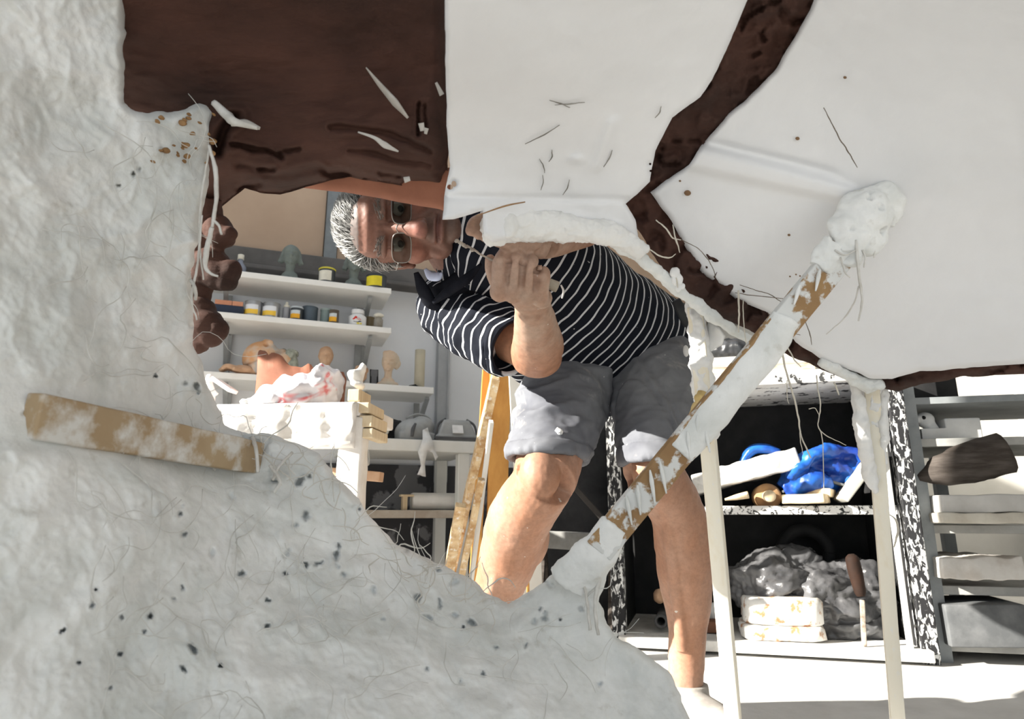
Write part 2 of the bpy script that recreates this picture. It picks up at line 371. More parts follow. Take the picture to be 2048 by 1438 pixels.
def spot(px, shelf, d=.13):
    d = min(d+.085, SH-.028)
    u, _ = won(px, 600, d); q = wp(u, d, shelf[2]+.0005)
    # the picture column is met at shelf height, so refine
    for _ in range(4):
        c = np.dot(q-CAM, FW); x = 1024+F*np.dot(q-CAM, RX)/c; u += (px-x)/F*c/ WU[0]*.95; q = wp(u, d, shelf[2]+.0005)
    return q
def pxm(q): return float(np.dot(q-CAM, FW))/F              # metres per picture pixel there
def band(name, cols): return None
CAN_TIN = flat('tin', (.42, .43, .45), .35, .8)
def can(q, w, h, label, body, lab=None, lid=None, labspan=(.12, .72), group=None, arc=(0, 2*math.pi), name='paint_can', cat='can'):
    r = w/2; h *= 1.09; t = thing(name, label, cat, q, group)
    b = MB(); b.lathe([(r*.97, 0), (r, .003), (r, h*.93), (r*1.03, h*.94), (r*1.03, h*.97), (r*.98, h), (r*.9, h), (r*.88, h*.97), (.001, h*.965)], q); sharp(obj('body', b, body, t))
    if lid: b = MB(); b.lathe([(r*1.05, h*.90), (r*1.06, h*.985), (r*1.0, h*1.02), (.001, h*1.02)], q); sharp(obj('lid', b, lid, t))
    if lab:
        n = 20; v = []; f = []; tv = N((CAM-q)*np.array([1, 1, 0])); a0 = math.atan2(tv[1], tv[0])
        aa = np.linspace(a0-1.25, a0+.55, n)
        for a in aa:
            for rr in (r*1.002, r*1.02):
                for z in labspan: v.append(q+np.array([rr*math.cos(a), rr*math.sin(a), z*h]))
        for i in range(n-1):
            k = 4*i; f += [(k+2, k+6, k+7, k+3), (k+1, k+3, k+7, k+5), (k, k+4, k+6, k+2)]
        obj('paper_label', MB().add(v, f), lab, t, smooth=False)
    return t
def two(name, a, b_, split, blend=.03):
    """label print: lower colour to upper colour by height"""
    m, nt, p = newmat(name); p.inputs['Roughness'].default_value = .6
    t = nt.nodes.new('ShaderNodeTexCoord'); s = nt.nodes.new('ShaderNodeSeparateXYZ'); nt.links.new(t.outputs['Generated'], s.inputs[0])
    n = noise(nt, 40); ad = nt.nodes.new('ShaderNodeMath'); ad.operation = 'MULTIPLY_ADD'; nt.links.new(n, ad.inputs[0]); ad.inputs[1].default_value = .25; nt.links.new(s.outputs[2], ad.inputs[2])
    nt.links.new(ramp(nt, ad.outputs[0], [(split+.12-blend, a), (split+.12+blend, b_)]), p.inputs['Base Color']); return m
YEL = flat('yellow_label', (.80, .66, .03)); YW = two('yellow_white_label', (.86, .55, .06), (.72, .74, .78), .5)
CREAM = flat('cream_label', (.75, .72, .62)); OCH = two('orange_label', (.80, .40, .02), (.55, .6, .62), .55)
TIND = flat('dark_tin', (.07, .08, .09), .45, .5); TINB = flat('blue_grey_tin', (.10, .13, .16), .5, .4)
# ---- busts
def bust(q, h, label, m, name='bust', wide=1., hair='bob', tilt=0, group=None, shoulders=True, face=True):
    b = MB(); h *= 1.16; s = h; tv = N((CAM-q)*np.array([1, 1, 0])); rt = np.cross(UZ, tv); A = np.array([rt, tv, UZ])
    def P(x, y, z): return q+A.T@(np.array([x, y, z])*s)
    if shoulders:
        b.ell(P(0, 0, .06), np.array([.36*wide, .2, .12])*s, A); b.ell(P(0, 0, .16), np.array([.2, .15, .13])*s, A)
    b.tube([P(0, 0, .1), P(0, .01, .3), P(0, .02, .5)], [.13*s, .105*s, .12*s])
    b.ell(P(0, .0, .74), np.array([.2, .235, .26])*s, A); b.ell(P(0, .06, .6), np.array([.16, .16, .17])*s, A)
    if face:
        b.tube([P(0, .21, .74), P(0, .27, .63)], [.02*s, .042*s]); b.ell(P(0, .2, .56), np.array([.07, .04, .02])*s, A); b.ell(P(0, .19, .48), np.array([.06, .05, .045])*s, A)
        for k in (-1, 1): b.ell(P(.085*k, .19, .78), np.array([.06, .03, .02])*s, A)
    if hair == 'bob':
        b.ell(P(0, -.06, .82), np.array([.215, .225, .20])*s, A)
        for k in (-1, 1): b.tube([P(.17*k, -.05, .86), P(.20*k, -.03, .68), P(.25*k, -.02, .50)], [.06*s, .07*s, .07*s])
    if hair == 'wrap':
        b.tube([P(.16*k, .02-.03*abs(k), .96-.0*k) for k in (-1, 0, 1)], [.1*s, .13*s, .1*s]); b.ell(P(.06, -.07, .82), np.array([.25, .25, .25])*s, A); b.tube([P(.2, -.02, .9), P(.27, -.05, .7), P(.2, -.02, .55)], [.08*s, .09*s, .05*s])
    me = vox(b, s*.022, 2); v = mv(me)
    if face:
        l = (v-q)@A.T/s
        for k in (-1, 1):
            g = np.exp(-(((l[:, 0]-.085*k)/.05)**2+((l[:, 2]-.725)/.035)**2))*(l[:, 1] > .05); v -= tv*(g*.035*s)[:, None]
        g = np.exp(-((l[:, 0]/.07)**2+((l[:, 2]-.555)/.012)**2))*(l[:, 1] > .05); v -= tv*(g*.02*s)[:, None]
    v = v+mn(me)*(fbm(v, 60, 3)*.02*s)[:, None]; setv(me, v)
    o = link(name, me, m, origin=q); return tag(o, label, 'bust', group)
BUSTG = mat('grey_green_patina', (.20, .23, .21), (.13, .15, .14), 18, .35, .7, .8)
q = spot(578, S1, .12); bust(q, 68*pxm(q), 'grey green bust with bobbed hair left on the topmost shelf', BUSTG, wide=.8)
q = spot(706, S1, .12); bust(q, 68*pxm(q), 'grey bust half behind the man\'s hair on topmost shelf', BUSTG, wide=.8)
q = spot(653, S1, .16); k = pxm(q); can(q, 32*k, 27*k, 'cream labelled can with yellow lid between the two grey busts', TIND, CREAM, flat('yellow_lid', (.62, .55, .06)), (.08, .78))
q = spot(752, S1, .16); k = pxm(q); can(q, 40*k, 25*k, 'dark can with plain yellow label at right end of the topmost shelf', TIND, YEL, None, (.06, .8))
q = spot(478, S1, .12); k = pxm(q); t = thing('glass_bottle', 'small bluish bottle at the left end of the topmost shelf', 'bottle', q)
b = MB(); b.lathe([(12*k, 0), (12*k, 20*k), (5*k, 30*k), (5*k, 36*k)], q); obj('body', b, flat('blue_grey_glass', (.22, .24, .3), .2), t); b = MB(); b.lathe([(6*k, 36*k), (6*k, 46*k), (4*k, 47*k)], q); obj('cap', b, CREAM, t)
# middle shelf
def book(px0, px1, shelf, h, z0, label, m, group='books flat on the middle shelf'):
    qa = spot(px0, shelf, .2); qb = spot(px1, shelf, .2); c = (qa+qb)/2; L = np.linalg.norm(qb-qa)
    t = thing('book', label, 'book', c+UZ*z0, group); A = WAX
    b = MB(); b.box(c+UZ*(z0+h*.06)-WN*.07, (L, .16, h*.1), A); b.box(c+UZ*(z0+h*.95)-WN*.07, (L, .16, h*.1), A); b.box(c+UZ*(z0+h/2)+WN*.008, (L, .006, h), A); obj('cover', b, m, t, smooth=False)
    b = MB(); b.box(c+UZ*(z0+h/2)-WN*.072, (L*.98, .145, h*.78), A); obj('pages', b, CREAM, t, smooth=False)
k = pxm(spot(460, S2))
book(425, 486, S2, 17*k, 0, 'thick navy book lying at the left of the middle shelf', flat('navy_cover', (.02, .03, .06)))
book(428, 462, S2, 9*k, 17.3*k, 'orange book lying on the navy book, left piece', flat('orange_cover', (.55, .24, .14)))
book(463, 484, S2, 9*k, 17.3*k, 'orange book lying on the navy book, right piece beside the first can', flat('orange_cover_2', (.60, .27, .16)))
q = spot(505, S2, .15); can(q, 33*k, 30*k, 'first silver can with yellow label, beside the books', CAN_TIN, YW)
q = spot(541, S2, .15); can(q, 34*k, 30*k, 'second silver can with yellow label, beside the slim tube bottle', CAN_TIN, YW)
q = spot(571, S2, .14); t = thing('tube_bottle', 'slim grey tube bottle with pale pointed cap between cans', 'bottle', q)
b = MB(); b.lathe([(7*k, 0), (7.5*k, 2*k), (7.5*k, 27*k), (6*k, 29*k)], q); obj('body', b, flat('grey_plastic', (.36, .36, .38)), t); b = MB(); b.lathe([(6*k, 28*k), (6*k, 33*k), (3*k, 36*k), (2.5*k, 41*k), (1, 0)][:4], q); obj('cap', b, CREAM, t)
q = spot(592, S2, .16); can(q, 24*k, 26*k, 'small dark can with orange label and pale lid', TIND, OCH, flat('pale_lid', (.5, .55, .58)))
q = spot(618, S2, .13); can(q, 32*k, 33*k, 'dark blue grey can without label on middle shelf', TINB)
q = spot(651, S2, .13); can(q, 24*k, 32*k, 'pale green glass jar right of the dark unlabelled can', flat('green_jar', (.22, .28, .27), .25), None, flat('green_lid', (.3, .36, .35)), name='glass_jar', cat='jar')
q = spot(667, S2, .18); can(q, 20*k, 27*k, 'brown jar with orange label in front of green jar', flat('brown_jar', (.10, .08, .06), .3), OCH, None, name='glass_jar', cat='jar')
# white jar with printed emblem
q = spot(714, S2, .15); t = thing('plastic_jar', 'white jar with red roof emblem and yellow patch on its label', 'jar', q)
WPL = flat('white_plastic', (.80, .80, .80), .4)
b = MB(); b.lathe([(17*k, 0), (18.5*k, 2*k), (18.5*k, 22*k), (12*k, 27*k), (11.5*k, 28*k)], q); obj('body', b, WPL, t)
b = MB(); b.lathe([(13*k, 28*k), (13.5*k, 30*k), (13.5*k, 36*k), (12.5*k, 37.5*k), (.001, 37.5*k)], q); obj('lid', b, WPL, t)
tv = N((CAM-q)*np.array([1, 1, 0])); rt = np.cross(UZ, tv)
def emblem(pts, m):
    v = []
    for r in (18.6, 19.1):
        for x, z in pts:
            a = x/18.5; v.append(q+k*(r*(math.cos(a)*tv+math.sin(a)*-rt*-1)+z*UZ))
    n = len(pts); obj('emblem', MB().add(v, [tuple(range(n, 2*n)), tuple(range(n-1, -1, -1))]+[(i, (i+1) % n, n+(i+1) % n, n+i) for i in range(n)]), m, t, smooth=False)
emblem([(-11, 13), (-4, 20), (3, 16), (8, 12), (2, 12), (-3, 15), (-7, 12)], flat('red_print', (.62, .03, .02)))
emblem([(-9, 9), (6, 10), (9, 8), (0, 6), (-6, 7)], flat('dark_print', (.05, .06, .08)))
emblem([(-1, 2), (9, 2), (9, 6), (-1, 6)], flat('yellow_print', (.80, .66, .1)))
q = spot(738, S2, .09); can(q, 22*k, 30*k, 'dark ochre jar behind the white jar', flat('ochre_jar', (.16, .12, .06), .4), None, None, name='glass_jar', cat='jar')
q = spot(756, S2, .16); t = thing('bottle', 'grey brown bottle with mushroom cap at the right end of middle shelf', 'bottle', q)
b = MB(); b.lathe([(9*k, 0), (9.5*k, 2*k), (9.5*k, 20*k), (7*k, 24*k), (4*k, 26*k)], q); obj('body', b, mat('bottle_label', (.30, .28, .24), (.22, .19, .15), 40), t)
b = MB(); b.lathe([(4*k, 25*k), (10*k, 27*k), (11*k, 30*k), (6*k, 34*k), (3*k, 35*k)], q); obj('cap', b, CREAM, t)
# lower shelves
q = spot(521, S3, .13); k = pxm(q); t = thing('clay_ball', 'round pale terracotta sculpture split by a groove, beside clay hand', 'sculpture', q)
me = None; b = MB(); b.ell(q+UZ*38*k-WU*0*k, np.array([38, 36, 36])*k, WAX); b.ell(q+UZ*22*k+WU*6*k+WN*14*k, np.array([30, 26, 24])*k, WAX); b.ell(q+UZ*40*k+WU*38*k, np.array([22, 18, 22])*k, WAX); b.tube([q+UZ*70*k+WU*4*k+WN*5*k, q+UZ*66*k+WU*14*k+WN*24*k], [9*k, 7*k])
me = vox(b, 2.2*k, 2); v = mv(me); l = (v-q)/k; gz = l@UZ; gu = l@WU; g = np.exp(-((gz-34-.55*gu)/2.5)**2); v = v-(mn(me)*(g*4*k)[:, None]); g2 = np.exp(-(((gz-62)/3)**2+((gu-6)/4)**2)); v = v-mn(me)*(g2*8*k)[:, None]; setv(me, v); v = np.maximum(v, [-9, -9, q[2]]); setv(me, v)
m, nt, p = newmat('grey_orange_clay'); p.inputs['Roughness'].default_value = .8
nt.links.new(ramp(nt, noise(nt, 9, 4), [(.40, (.62, .33, .16)), (.5, (.60, .44, .32)), (.6, (.42, .40, .38))]), p.inputs['Base Color'])
link('body', me, m, t)
q = spot(466, S3, .17); t = thing('clay_hand', 'terracotta hand lying palm down at left of the round sculpture', 'sculpture', q)
b = MB(); b.ell(q+UZ*10*k+WU*18*k, np.array([22, 16, 9])*k, WAX)
for i in range(4): b.tube([q+UZ*10*k+WN*(i*8-12)*k+WU*5*k, q+UZ*13*k+WN*(i*9-14)*k-WU*12*k, q+UZ*6*k+WN*(i*9-14)*k-WU*(26-3*abs(i-1))*k], [5*k, 4.5*k, 3.5*k])
b.tube([q+UZ*8*k+WU*14*k+WN*12*k, q+UZ*6*k+WU*0*k+WN*26*k], [5*k, 4*k]); b.tube([q+UZ*9*k+WU*30*k, q+UZ*12*k+WU*52*k], [9*k, 11*k])
me = vox(b, 1.6*k, 2); v = mv(me); setv(me, np.maximum(v, [-9, -9, q[2]])); link('palm', me, TERRA_PALE, t)
q = spot(574, S3, .12); t = thing('rough_bust', 'small rough grey green head with tufted top behind the terracotta pot', 'bust', q)
b = MB(); b.ell(q+UZ*30*k, np.array([20, 18, 30])*k, WAX)
for i in range(26):
    a = RNG.rand()*6.28; e = RNG.rand()*.9; d = math.cos(a)*math.cos(e)*WU+math.sin(a)*math.cos(e)*WN+math.sin(e)*UZ; b.ell(q+UZ*46*k+d*17*k, np.array([6, 6, 5])*k, WAX, 8, 6)
me = vox(b, 1.6*k, 1); link('head', me, mat('grey_green_clay', (.40, .42, .36), (.2, .22, .19), 40), t)
q = spot(648, S3, .12); bust(q, 66*k, 'bald pale clay head bust behind the plastic bag', TERRA_PALE, hair=None, shoulders=True, wide=.6)
q = spot(716, S3, .12); t = thing('clay_lump', 'small terracotta lump at the end of lower left shelf', 'sculpture', q)
b = MB(); b.ell(q+UZ*16*k, np.array([18, 14, 16])*k, WAX); b.ell(q+UZ*30*k+WU*4*k, np.array([13, 12, 10])*k, WAX); b.wob(6*k, 30); me = vox(b, 1.6*k, 2); link('body', me, TERRA_PALE, t)
q = spot(775, S4, .13); k = pxm(q); bust(q, 60*k, 'pale clay head bust with wrapped hair on short lower shelf', mat('pale_clay', (.62, .45, .32), (.55, .48, .38), 8, .4, .6), hair='wrap', wide=.9)
q = spot(750, S4, .07); t = thing('picture_frame', 'small dark frame leaning behind the turbaned bust', 'frame', q)
for i in (0, 1):
    b = MB(); b.bar(q+WU*(-9+14*i)*k, q+WU*(-9+14*i)*k+UZ*42*k-WN*.03, 3*k, 3*k, WU); obj('side', b, DARK, t, smooth=False)
    b = MB(); b.bar(q+UZ*(1.5+39*i)*k-WU*9*k-WN*.03*i, q+UZ*(1.5+39*i)*k+WU*5*k-WN*.03*i, 3*k, 3*k, UZ); obj('rail', b, DARK, t, smooth=False)
b = MB(); b.box(q+UZ*21*k-WU*2*k-WN*.017, (14*k, 1*k, 38*k), WAX); obj('pane', b, flat('dim_glass', (.2, .2, .21), .2), t, smooth=False)
q = spot(838, S4, .11); t = tag(obj('cardboard_tube', MB().lathe([(10*k, 0), (10.5*k, 1*k), (10.5*k, 84*k), (9*k, 84.5*k), (8.5*k, 70*k)], q), mat('beige_card', (.50, .45, .34), (.42, .38, .29), 10), origin=q), 'tall beige tube standing at right on short lower shelf', 'tube')
q = spot(818, S4, .17); t = tag(obj('putty_knife', MB().bar(q+UZ*1.5*k, q+UZ*6*k+WU*14*k-WN*.02, 7*k, 2.5*k, WN).bar(q+UZ*6*k+WU*14*k-WN*.02, q+UZ*1.5*k+WU*26*k-WN*.04, 10*k, 1*k, WN), DARK, smooth=False, origin=q), 'small dark scraper lying before the beige tube', 'tool')
# ------------------------------------------------------------------ plastered work table
ta = math.radians(-6); TU = np.array([math.cos(ta), math.sin(ta), 0]); TN = np.array([math.sin(ta), -math.cos(ta), 0]); TAX = np.array([TU, TN, UZ])
T0 = pc(700, 880, 1.75); T0[2] = 0
def ton(px, py, d=0): q = onplane(px, py, T0+d*TN, TN); return float(np.dot(q-T0, TU)), float(q[2])
def tp(u, d, z): return T0+u*TU+d*TN+UZ*z
PLTAB = mat('caked_plaster', (.80, .78, .75), (.62, .57, .50), 7, .45, .8, .85, .6, 60, c3=((.60, .34, .16), .70, .84))
ur, zt = ton(722, 803); _, za = ton(640, 897); ul, _ = ton(400, 803); zt -= .0
t = thing('work_table', 'white plaster-caked work table in full sun beyond the hole', 'table', tp(ur, 0, 0))
b = MB(); b.box(tp((ul+ur)/2, -.16, zt-.02), (ur-ul, .32, .04), TAX); b.box(tp((ul+ur)/2-.15, -.4, zt-.02), (ur-ul-.3, .2, .04), TAX); obj('table_top', b, PLTAB, t, smooth=False, bevel=.006)
# caked front apron: uneven slab
n1, n2 = 70, 22; R = []
vv = []; 
for j in range(n2):
    for i in range(n1): vv.append(tp(ul+(ur-.01-ul)*i/(n1-1), .004, za+(zt-.002-za)*j/(n2-1)))
vv = np.array(vv); dd = .012+.02*np.clip(fbm(vv, 14, 4), -.4, 1); edge = np.ones((n2, n1)); edge[0] = edge[-1] = .2; dd = dd*edge.ravel()
fr = vv+dd[:, None]*TN; bk = vv-TN*.02; ff = []
for j in range(n2-1):
    for i in range(n1-1): a = j*n1+i; ff += [(a, a+1, a+n1+1, a+n1), (a+n1*n2, a+n1*n2+n1, a+n1*n2+n1+1, a+n1*n2+1)]
o_ = n1*n2
for i in range(n1-1): ff += [(i, i+o_, i+1+o_, i+1), ((n2-1)*n1+i, (n2-1)*n1+i+1, (n2-1)*n1+i+1+o_, (n2-1)*n1+i+o_)]
for j in range(n2-1): ff += [(j*n1, (j+1)*n1, (j+1)*n1+o_, j*n1+o_), (j*n1+n1-1, j*n1+n1-1+o_, (j+1)*n1+n1-1+o_, (j+1)*n1+n1-1)]
obj('apron', MB().add(np.vstack([fr, bk]), ff), PLTAB, t)
ulg, _ = ton(697, 930)
for (u, d) in ((ulg, -.03), (ulg-.16, -.5), (ul+.05, -.03), (ul+.05, -.5)):
    b = MB(); b.bar(tp(u, d, 0), tp(u, d, zt-.04), .066, .066, TU, 14, .008, u); obj('leg', b, PLTAB, t, bevel=.006)
b = MB(); b.bar(tp(ul, -.3, za-.02), tp(ulg, -.3, za-.06), .03, .045, UZ); obj('stretcher', b, TERRA_PALE, t, smooth=False, bevel=.003)
kk = 1.72/F
def tob(px, py, d=-.05):
    u, z = ton(px, py, d); return tp(u, d, z)
for i, (px, py, w_, h_, rz, lab) in enumerate([(727, 815, 18, 22, .15, 'topmost of the stacked wood offcuts at the table corner'), (731, 842, 22, 24, -.1, 'middle wood offcut stacked at the right table corner'), (735, 866, 17, 20, .06, 'lowest wood offcut beside the white table leg')]):
    q = tob(px, py, .0); A = Matrix.Rotation(rz, 3, 'Z') @ Matrix(TAX.tolist()).to_3x3()
    tag(obj('wood_offcut', MB().box(q-TN*.07, (w_*kk*1.3, .14, h_*kk), TAX), mat('offcut_%d' % i, (.66, .56, .40), (.56, .44, .28), 8, stretch=(5, 5, 1)), smooth=False, bevel=.003, origin=q), lab, 'wood', 'wood offcuts at the table corner')
q = tob(707, 790, -.02); tag(obj('wood_block', MB().box(q-TN*.05, (26*kk, .1, 26*kk), TAX), WOOD, smooth=False, bevel=.003, origin=q), 'small pale wood block under the plaster fragment on the table', 'wood')
q = tob(712, 752, -.08); b = MB(); b.ell(q, np.array([20, 26, 17])*kk, TAX); b.ell(q+TU*12*kk+UZ*10*kk, np.array([9, 12, 18])*kk, TAX); b.ell(q-UZ*20*kk+TU*8*kk, np.array([14, 20, 9])*kk, TAX); b.wob(.012, 30)
t = tag(link('plaster_fragment', vox(b, .004, 1), PLW, None, 0, q), 'jagged white plaster fragment on the wood block beside plastic bag', 'plaster')
# terracotta vessel with a torn rim, wrapped in a thin carrier bag
qa = tob(534, 770, -.22); qb = tob(676, 770, -.22); c0 = (qa+qb)/2; c0[2] = zt; wv = np.linalg.norm(qb-qa); hz = tob(534, 712, -.22)[2]-zt
t = thing('terracotta_vessel', 'open terracotta clay vessel with torn wavy rim standing in the plastic bag', 'vessel', c0)
n = 96; ring = []
for k in range(n):
    a = 2*math.pi*k/n; ca, sa = math.cos(a), math.sin(a); e = (abs(ca)**4+abs(sa)**4)**-.25; ring.append((ca*e*wv/2, sa*e*.12))
rg = np.array(ring); rimh = hz*(.88+.20*pnoise(np.c_[rg*24, np.zeros(n)])+.03*np.sin(np.arange(n)*.9)+.05*np.sin(np.arange(n)*.43)); rimh -= sstep(-.03, .03, rg[:, 0])*hz*.24
L = []
for s_, h_ in ((.93, 0), (1, .05), (1, .35), (1.0, .7), (1.02, 1), (.90, 1.0), (.90, .6), (.88, .1)):
    L.append(np.array([c0+TU*x*s_+TN*y*s_+UZ*(h_*r) for (x, y), r in zip(rg, rimh)]))
me = mesh('v', MB().rings(L).V(), MB().rings(L).f); link('body', me, TERRA, t)
BAG, nt, p = newmat('thin_plastic_bag'); p.inputs['Roughness'].default_value = .35
nt.links.new(ramp(nt, noise(nt, 7, 3, dist=.6), [(.60, (.80, .78, .82)), (.66, (.70, .15, .16)), (.70, (.80, .76, .80))]), p.inputs['Base Color']); bump(nt, p, noise(nt, 45, 8, .7, dist=1), .5, .004)
p.inputs['Transmission Weight'].default_value = .15
cb = c0+TN*.10+TU*.02; b = MB()
b.ell(cb+UZ*.005, (wv*.64, .13, hz*.50), TAX, 80, 50); me = mesh('g', b.V(), b.f); v = mv(me); l = (v-cb)@TAX.T
v = v+mn(me)*((ridge(v, 13, 4)-.6)*.016)[:, None]+TU*0; v += UZ*(np.clip(l[:, 0], -.1, .1)*.22)[:, None]
b2 = MB(); b2.ell(cb+TU*wv*.42+UZ*hz*.35, (wv*.20, .10, hz*.34), TAX, 50, 36); m2 = mesh('g', b2.V(), b2.f); v2 = mv(m2); v2 = v2+mn(m2)*((ridge(v2, 18, 4)-.6)*.014)[:, None]
b3 = MB(); b3.add(v, [tuple(p_.vertices) for p_ in me.polygons]); b3.add(v2, [tuple(p_.vertices) for p_ in m2.polygons])
me = vox(b3, .005, 1); v = mv(me); v[:, 2] = np.maximum(v[:, 2], zt+.001); setv(me, v)
tag(link('plastic_bag', me, BAG, None, 0, cb), 'crumpled white and red thin plastic bag around the terracotta vessel', 'bag')
# plaster crumbs and little white figure at the left table edge
q = tob(418, 770, -.12); q[2] = zt; t = thing('plaster_figure', 'tiny white plaster figure at the table left end by the mould rim', 'figurine', q)
b = MB(); b.ell(q+UZ*.10, (.012, .012, .014)); b.tube([q, q+UZ*.05+TU*.006, q+UZ*.09], [.022, .016, .009]); b.tube([q+UZ*.07, q+UZ*.05+TU*.03], [.008, .006]); b.tube([q+UZ*.07-TU*.005, q+UZ*.04-TU*.03], [.008, .007]); b.wob(.003, 60); link('body', vox(b, .0025, 2), PLW, t)
q1 = tob(430, 758, -.1); q2 = tob(466, 792, -.1); b = MB(); b.bar(q1, q2+UZ*.012, .05, .012, TN); tag(obj('plaster_strip', b.wob(.003, 40), PLW, origin=q2, bevel=.002), 'short white plaster strip leaning at the left of the table top', 'plaster')
for i, px in enumerate((492, 508)):
    q = tob(px, 790, -.03); q[2] = zt+.010; b = MB(); b.ell(q, (.016+.006*i, .016, .011), TAX, 14, 10); b.wob(.006, 50, 3, i); tag(obj('plaster_lump', b, PLW, origin=q), ('small white plaster lump beside the leaning strip', 'larger white plaster lump left of the plastic bag')[i], 'plaster', 'plaster lumps on the table')

# ------------------------------------------------------------------ wall bench
BD = .50; ur, zt2 = won(957, 883, BD); _, zb2 = won(957, 906, BD); ul, _ = won(690, 880, BD)
t = thing('bench', 'white wall bench with lower shelf below the short shelf', 'bench', wp(ur, 0, 0))
b = MB(); b.box(wp((ul+ur)/2, BD/2+.02, (zt2+zb2)/2), (ur-ul, BD-.06, zt2-zb2), WAX); obj('bench_top', b, WHITE, t, smooth=False, bevel=.004)
for (u, d) in ((ur-.05, BD-.06), (ul+.05, BD-.06), (ur-.05, .06), (ul+.05, .06)):
    b = MB(); b.box(wp(u, d, zb2/2), (.05, .05, zb2), WAX); obj('leg', b, WHITE, t, smooth=False, bevel=.004)
_, zs = won(820, 1020, BD-.08); u1, _ = won(905, 1020, BD-.08)
b = MB(); b.box(wp((ul+ur)/2, BD/2-.02, zs-.016), (ur-ul-.05, BD-.14, .032), WAX); obj('lower_shelf', b, mat('dusty_board', (.55, .52, .46), (.42, .36, .3), 9), t, smooth=False, bevel=.003)
def bspot(px, z, d):
    u, _ = won(px, 880, d); q = wp(u, d, z)
    for _ in range(4):
        c = np.dot(q-CAM, FW); x = 1024+F*np.dot(q-CAM, RX)/c; u += (px-x)/F*c/WU[0]*.95; q = wp(u, d, z)
    return q
q = bspot(757, zt2, .45); k = pxm(q); r = 21*k
b = MB(); b.lathe([(r*.82, -.28), (r, -.28), (r, 0), (r*.97, .003), (r*.82, 0), (r*.80, -.27)], q+UZ*(r+.0005), WN, 32)
tag(obj('pipe', sharp and b, mat('pale_pipe', (.66, .63, .54), (.55, .5, .42), 9), origin=q), 'short pale plastic pipe lying end-on upon the bench', 'pipe')
q = bspot(785, zt2, .26); b = MB(); b.ell(q+UZ*.05-WU*.02, (.10, .07, .06), WAX); b.ell(q+UZ*.03+WU*.04, (.07, .06, .04), WAX); me = vox(b, .006, 2); v = mv(me); v = v+mn(me)*((ridge(v, 22, 3)-.6)*.008)[:, None]; v[:, 2] = np.maximum(v[:, 2], zt2+.001); setv(me, v)
tag(link('black_bag', me, DARK, None, 0, q), 'crumpled black bag on the bench behind the pipe', 'bag')
HOUS = mat('grey_housing', (.40, .41, .41), (.24, .25, .25), 9, .35, .7, .5, .1); HOUSD = mat('dark_housing', (.06, .065, .07), (.11, .11, .115), 9, rough=.4)
q = bspot(830, zt2, .40); k = pxm(q); t = thing('machine_housing', 'rounded grey machine cover with dark slot, left one on the bench', 'machine', q)
b = MB(); b.ell(q+UZ*16*k-WU*4*k, np.array([38, 36, 30])*k, WAX); b.ell(q+UZ*28*k+WU*12*k, np.array([26, 30, 24])*k, WAX); b.box(q+UZ*8*k, np.array([74, 60, 14])*k, WAX); me = vox(b, 2.4*k, 4); v = mv(me); v[:, 2] = np.maximum(v[:, 2], zt2+.001); setv(me, v); link('cover', me, HOUS, t)
b = MB(); b.tube([q+UZ*6*k-WU*14*k+WN*37*k, q+UZ*20*k-WU*12*k+WN*35*k, q+UZ*32*k-WU*6*k+WN*28*k], [3*k, 4*k, 3*k], 8); obj('slot', b, HOUSD, t)
b = MB(); b.tube([q+UZ*10*k+WU*36*k+WN*8*k, q+UZ*46*k+WU*30*k, q+UZ*56*k+WU*4*k, q+UZ*46*k-WU*20*k], 2*k, 8); obj('handle', b, HOUS, t)
q = bspot(908, zt2, .42); t = thing('machine_housing', 'angular grey machine cover with pale label plate, right one on the bench', 'machine', q)
R = []
for h_, w_, d_ in ((0, 88, 60), (10, 88, 60), (14, 80, 56), (38, 60, 44), (44, 54, 38)):
    R.append([q+UZ*h_*k+WU*x*w_*k/2+WN*y*d_*k/2 for x, y in ((-.9, -1), (.9, -1), (1, -.8), (1, .8), (.9, 1), (-.9, 1), (-1, .8), (-1, -.8))])
obj('cover', MB().rings(R), HOUS, t, smooth=False, bevel=2*k)
b = MB(); b.box(q+UZ*5*k, np.array([92, 64, 6])*k, WAX); obj('base', b, HOUSD, t, smooth=False, bevel=k)
b = MB(); b.box(q+UZ*24*k+WN*27*k, np.array([22, 3, 18])*k, np.array([WU, N(WN+UZ*.45), N(UZ-WN*.45)])); obj('label_plate', b, WPL, t, smooth=False, bevel=.5*k)
for s_ in (-1, 1): b = MB(); b.tube([q+UZ*8*k+WU*s_*44*k+WN*20*k, q+UZ*34*k+WU*s_*37*k+WN*18*k, q+UZ*46*k+WU*s_*22*k+WN*12*k], 2.4*k, 8); obj('rib', b, HOUSD, t)
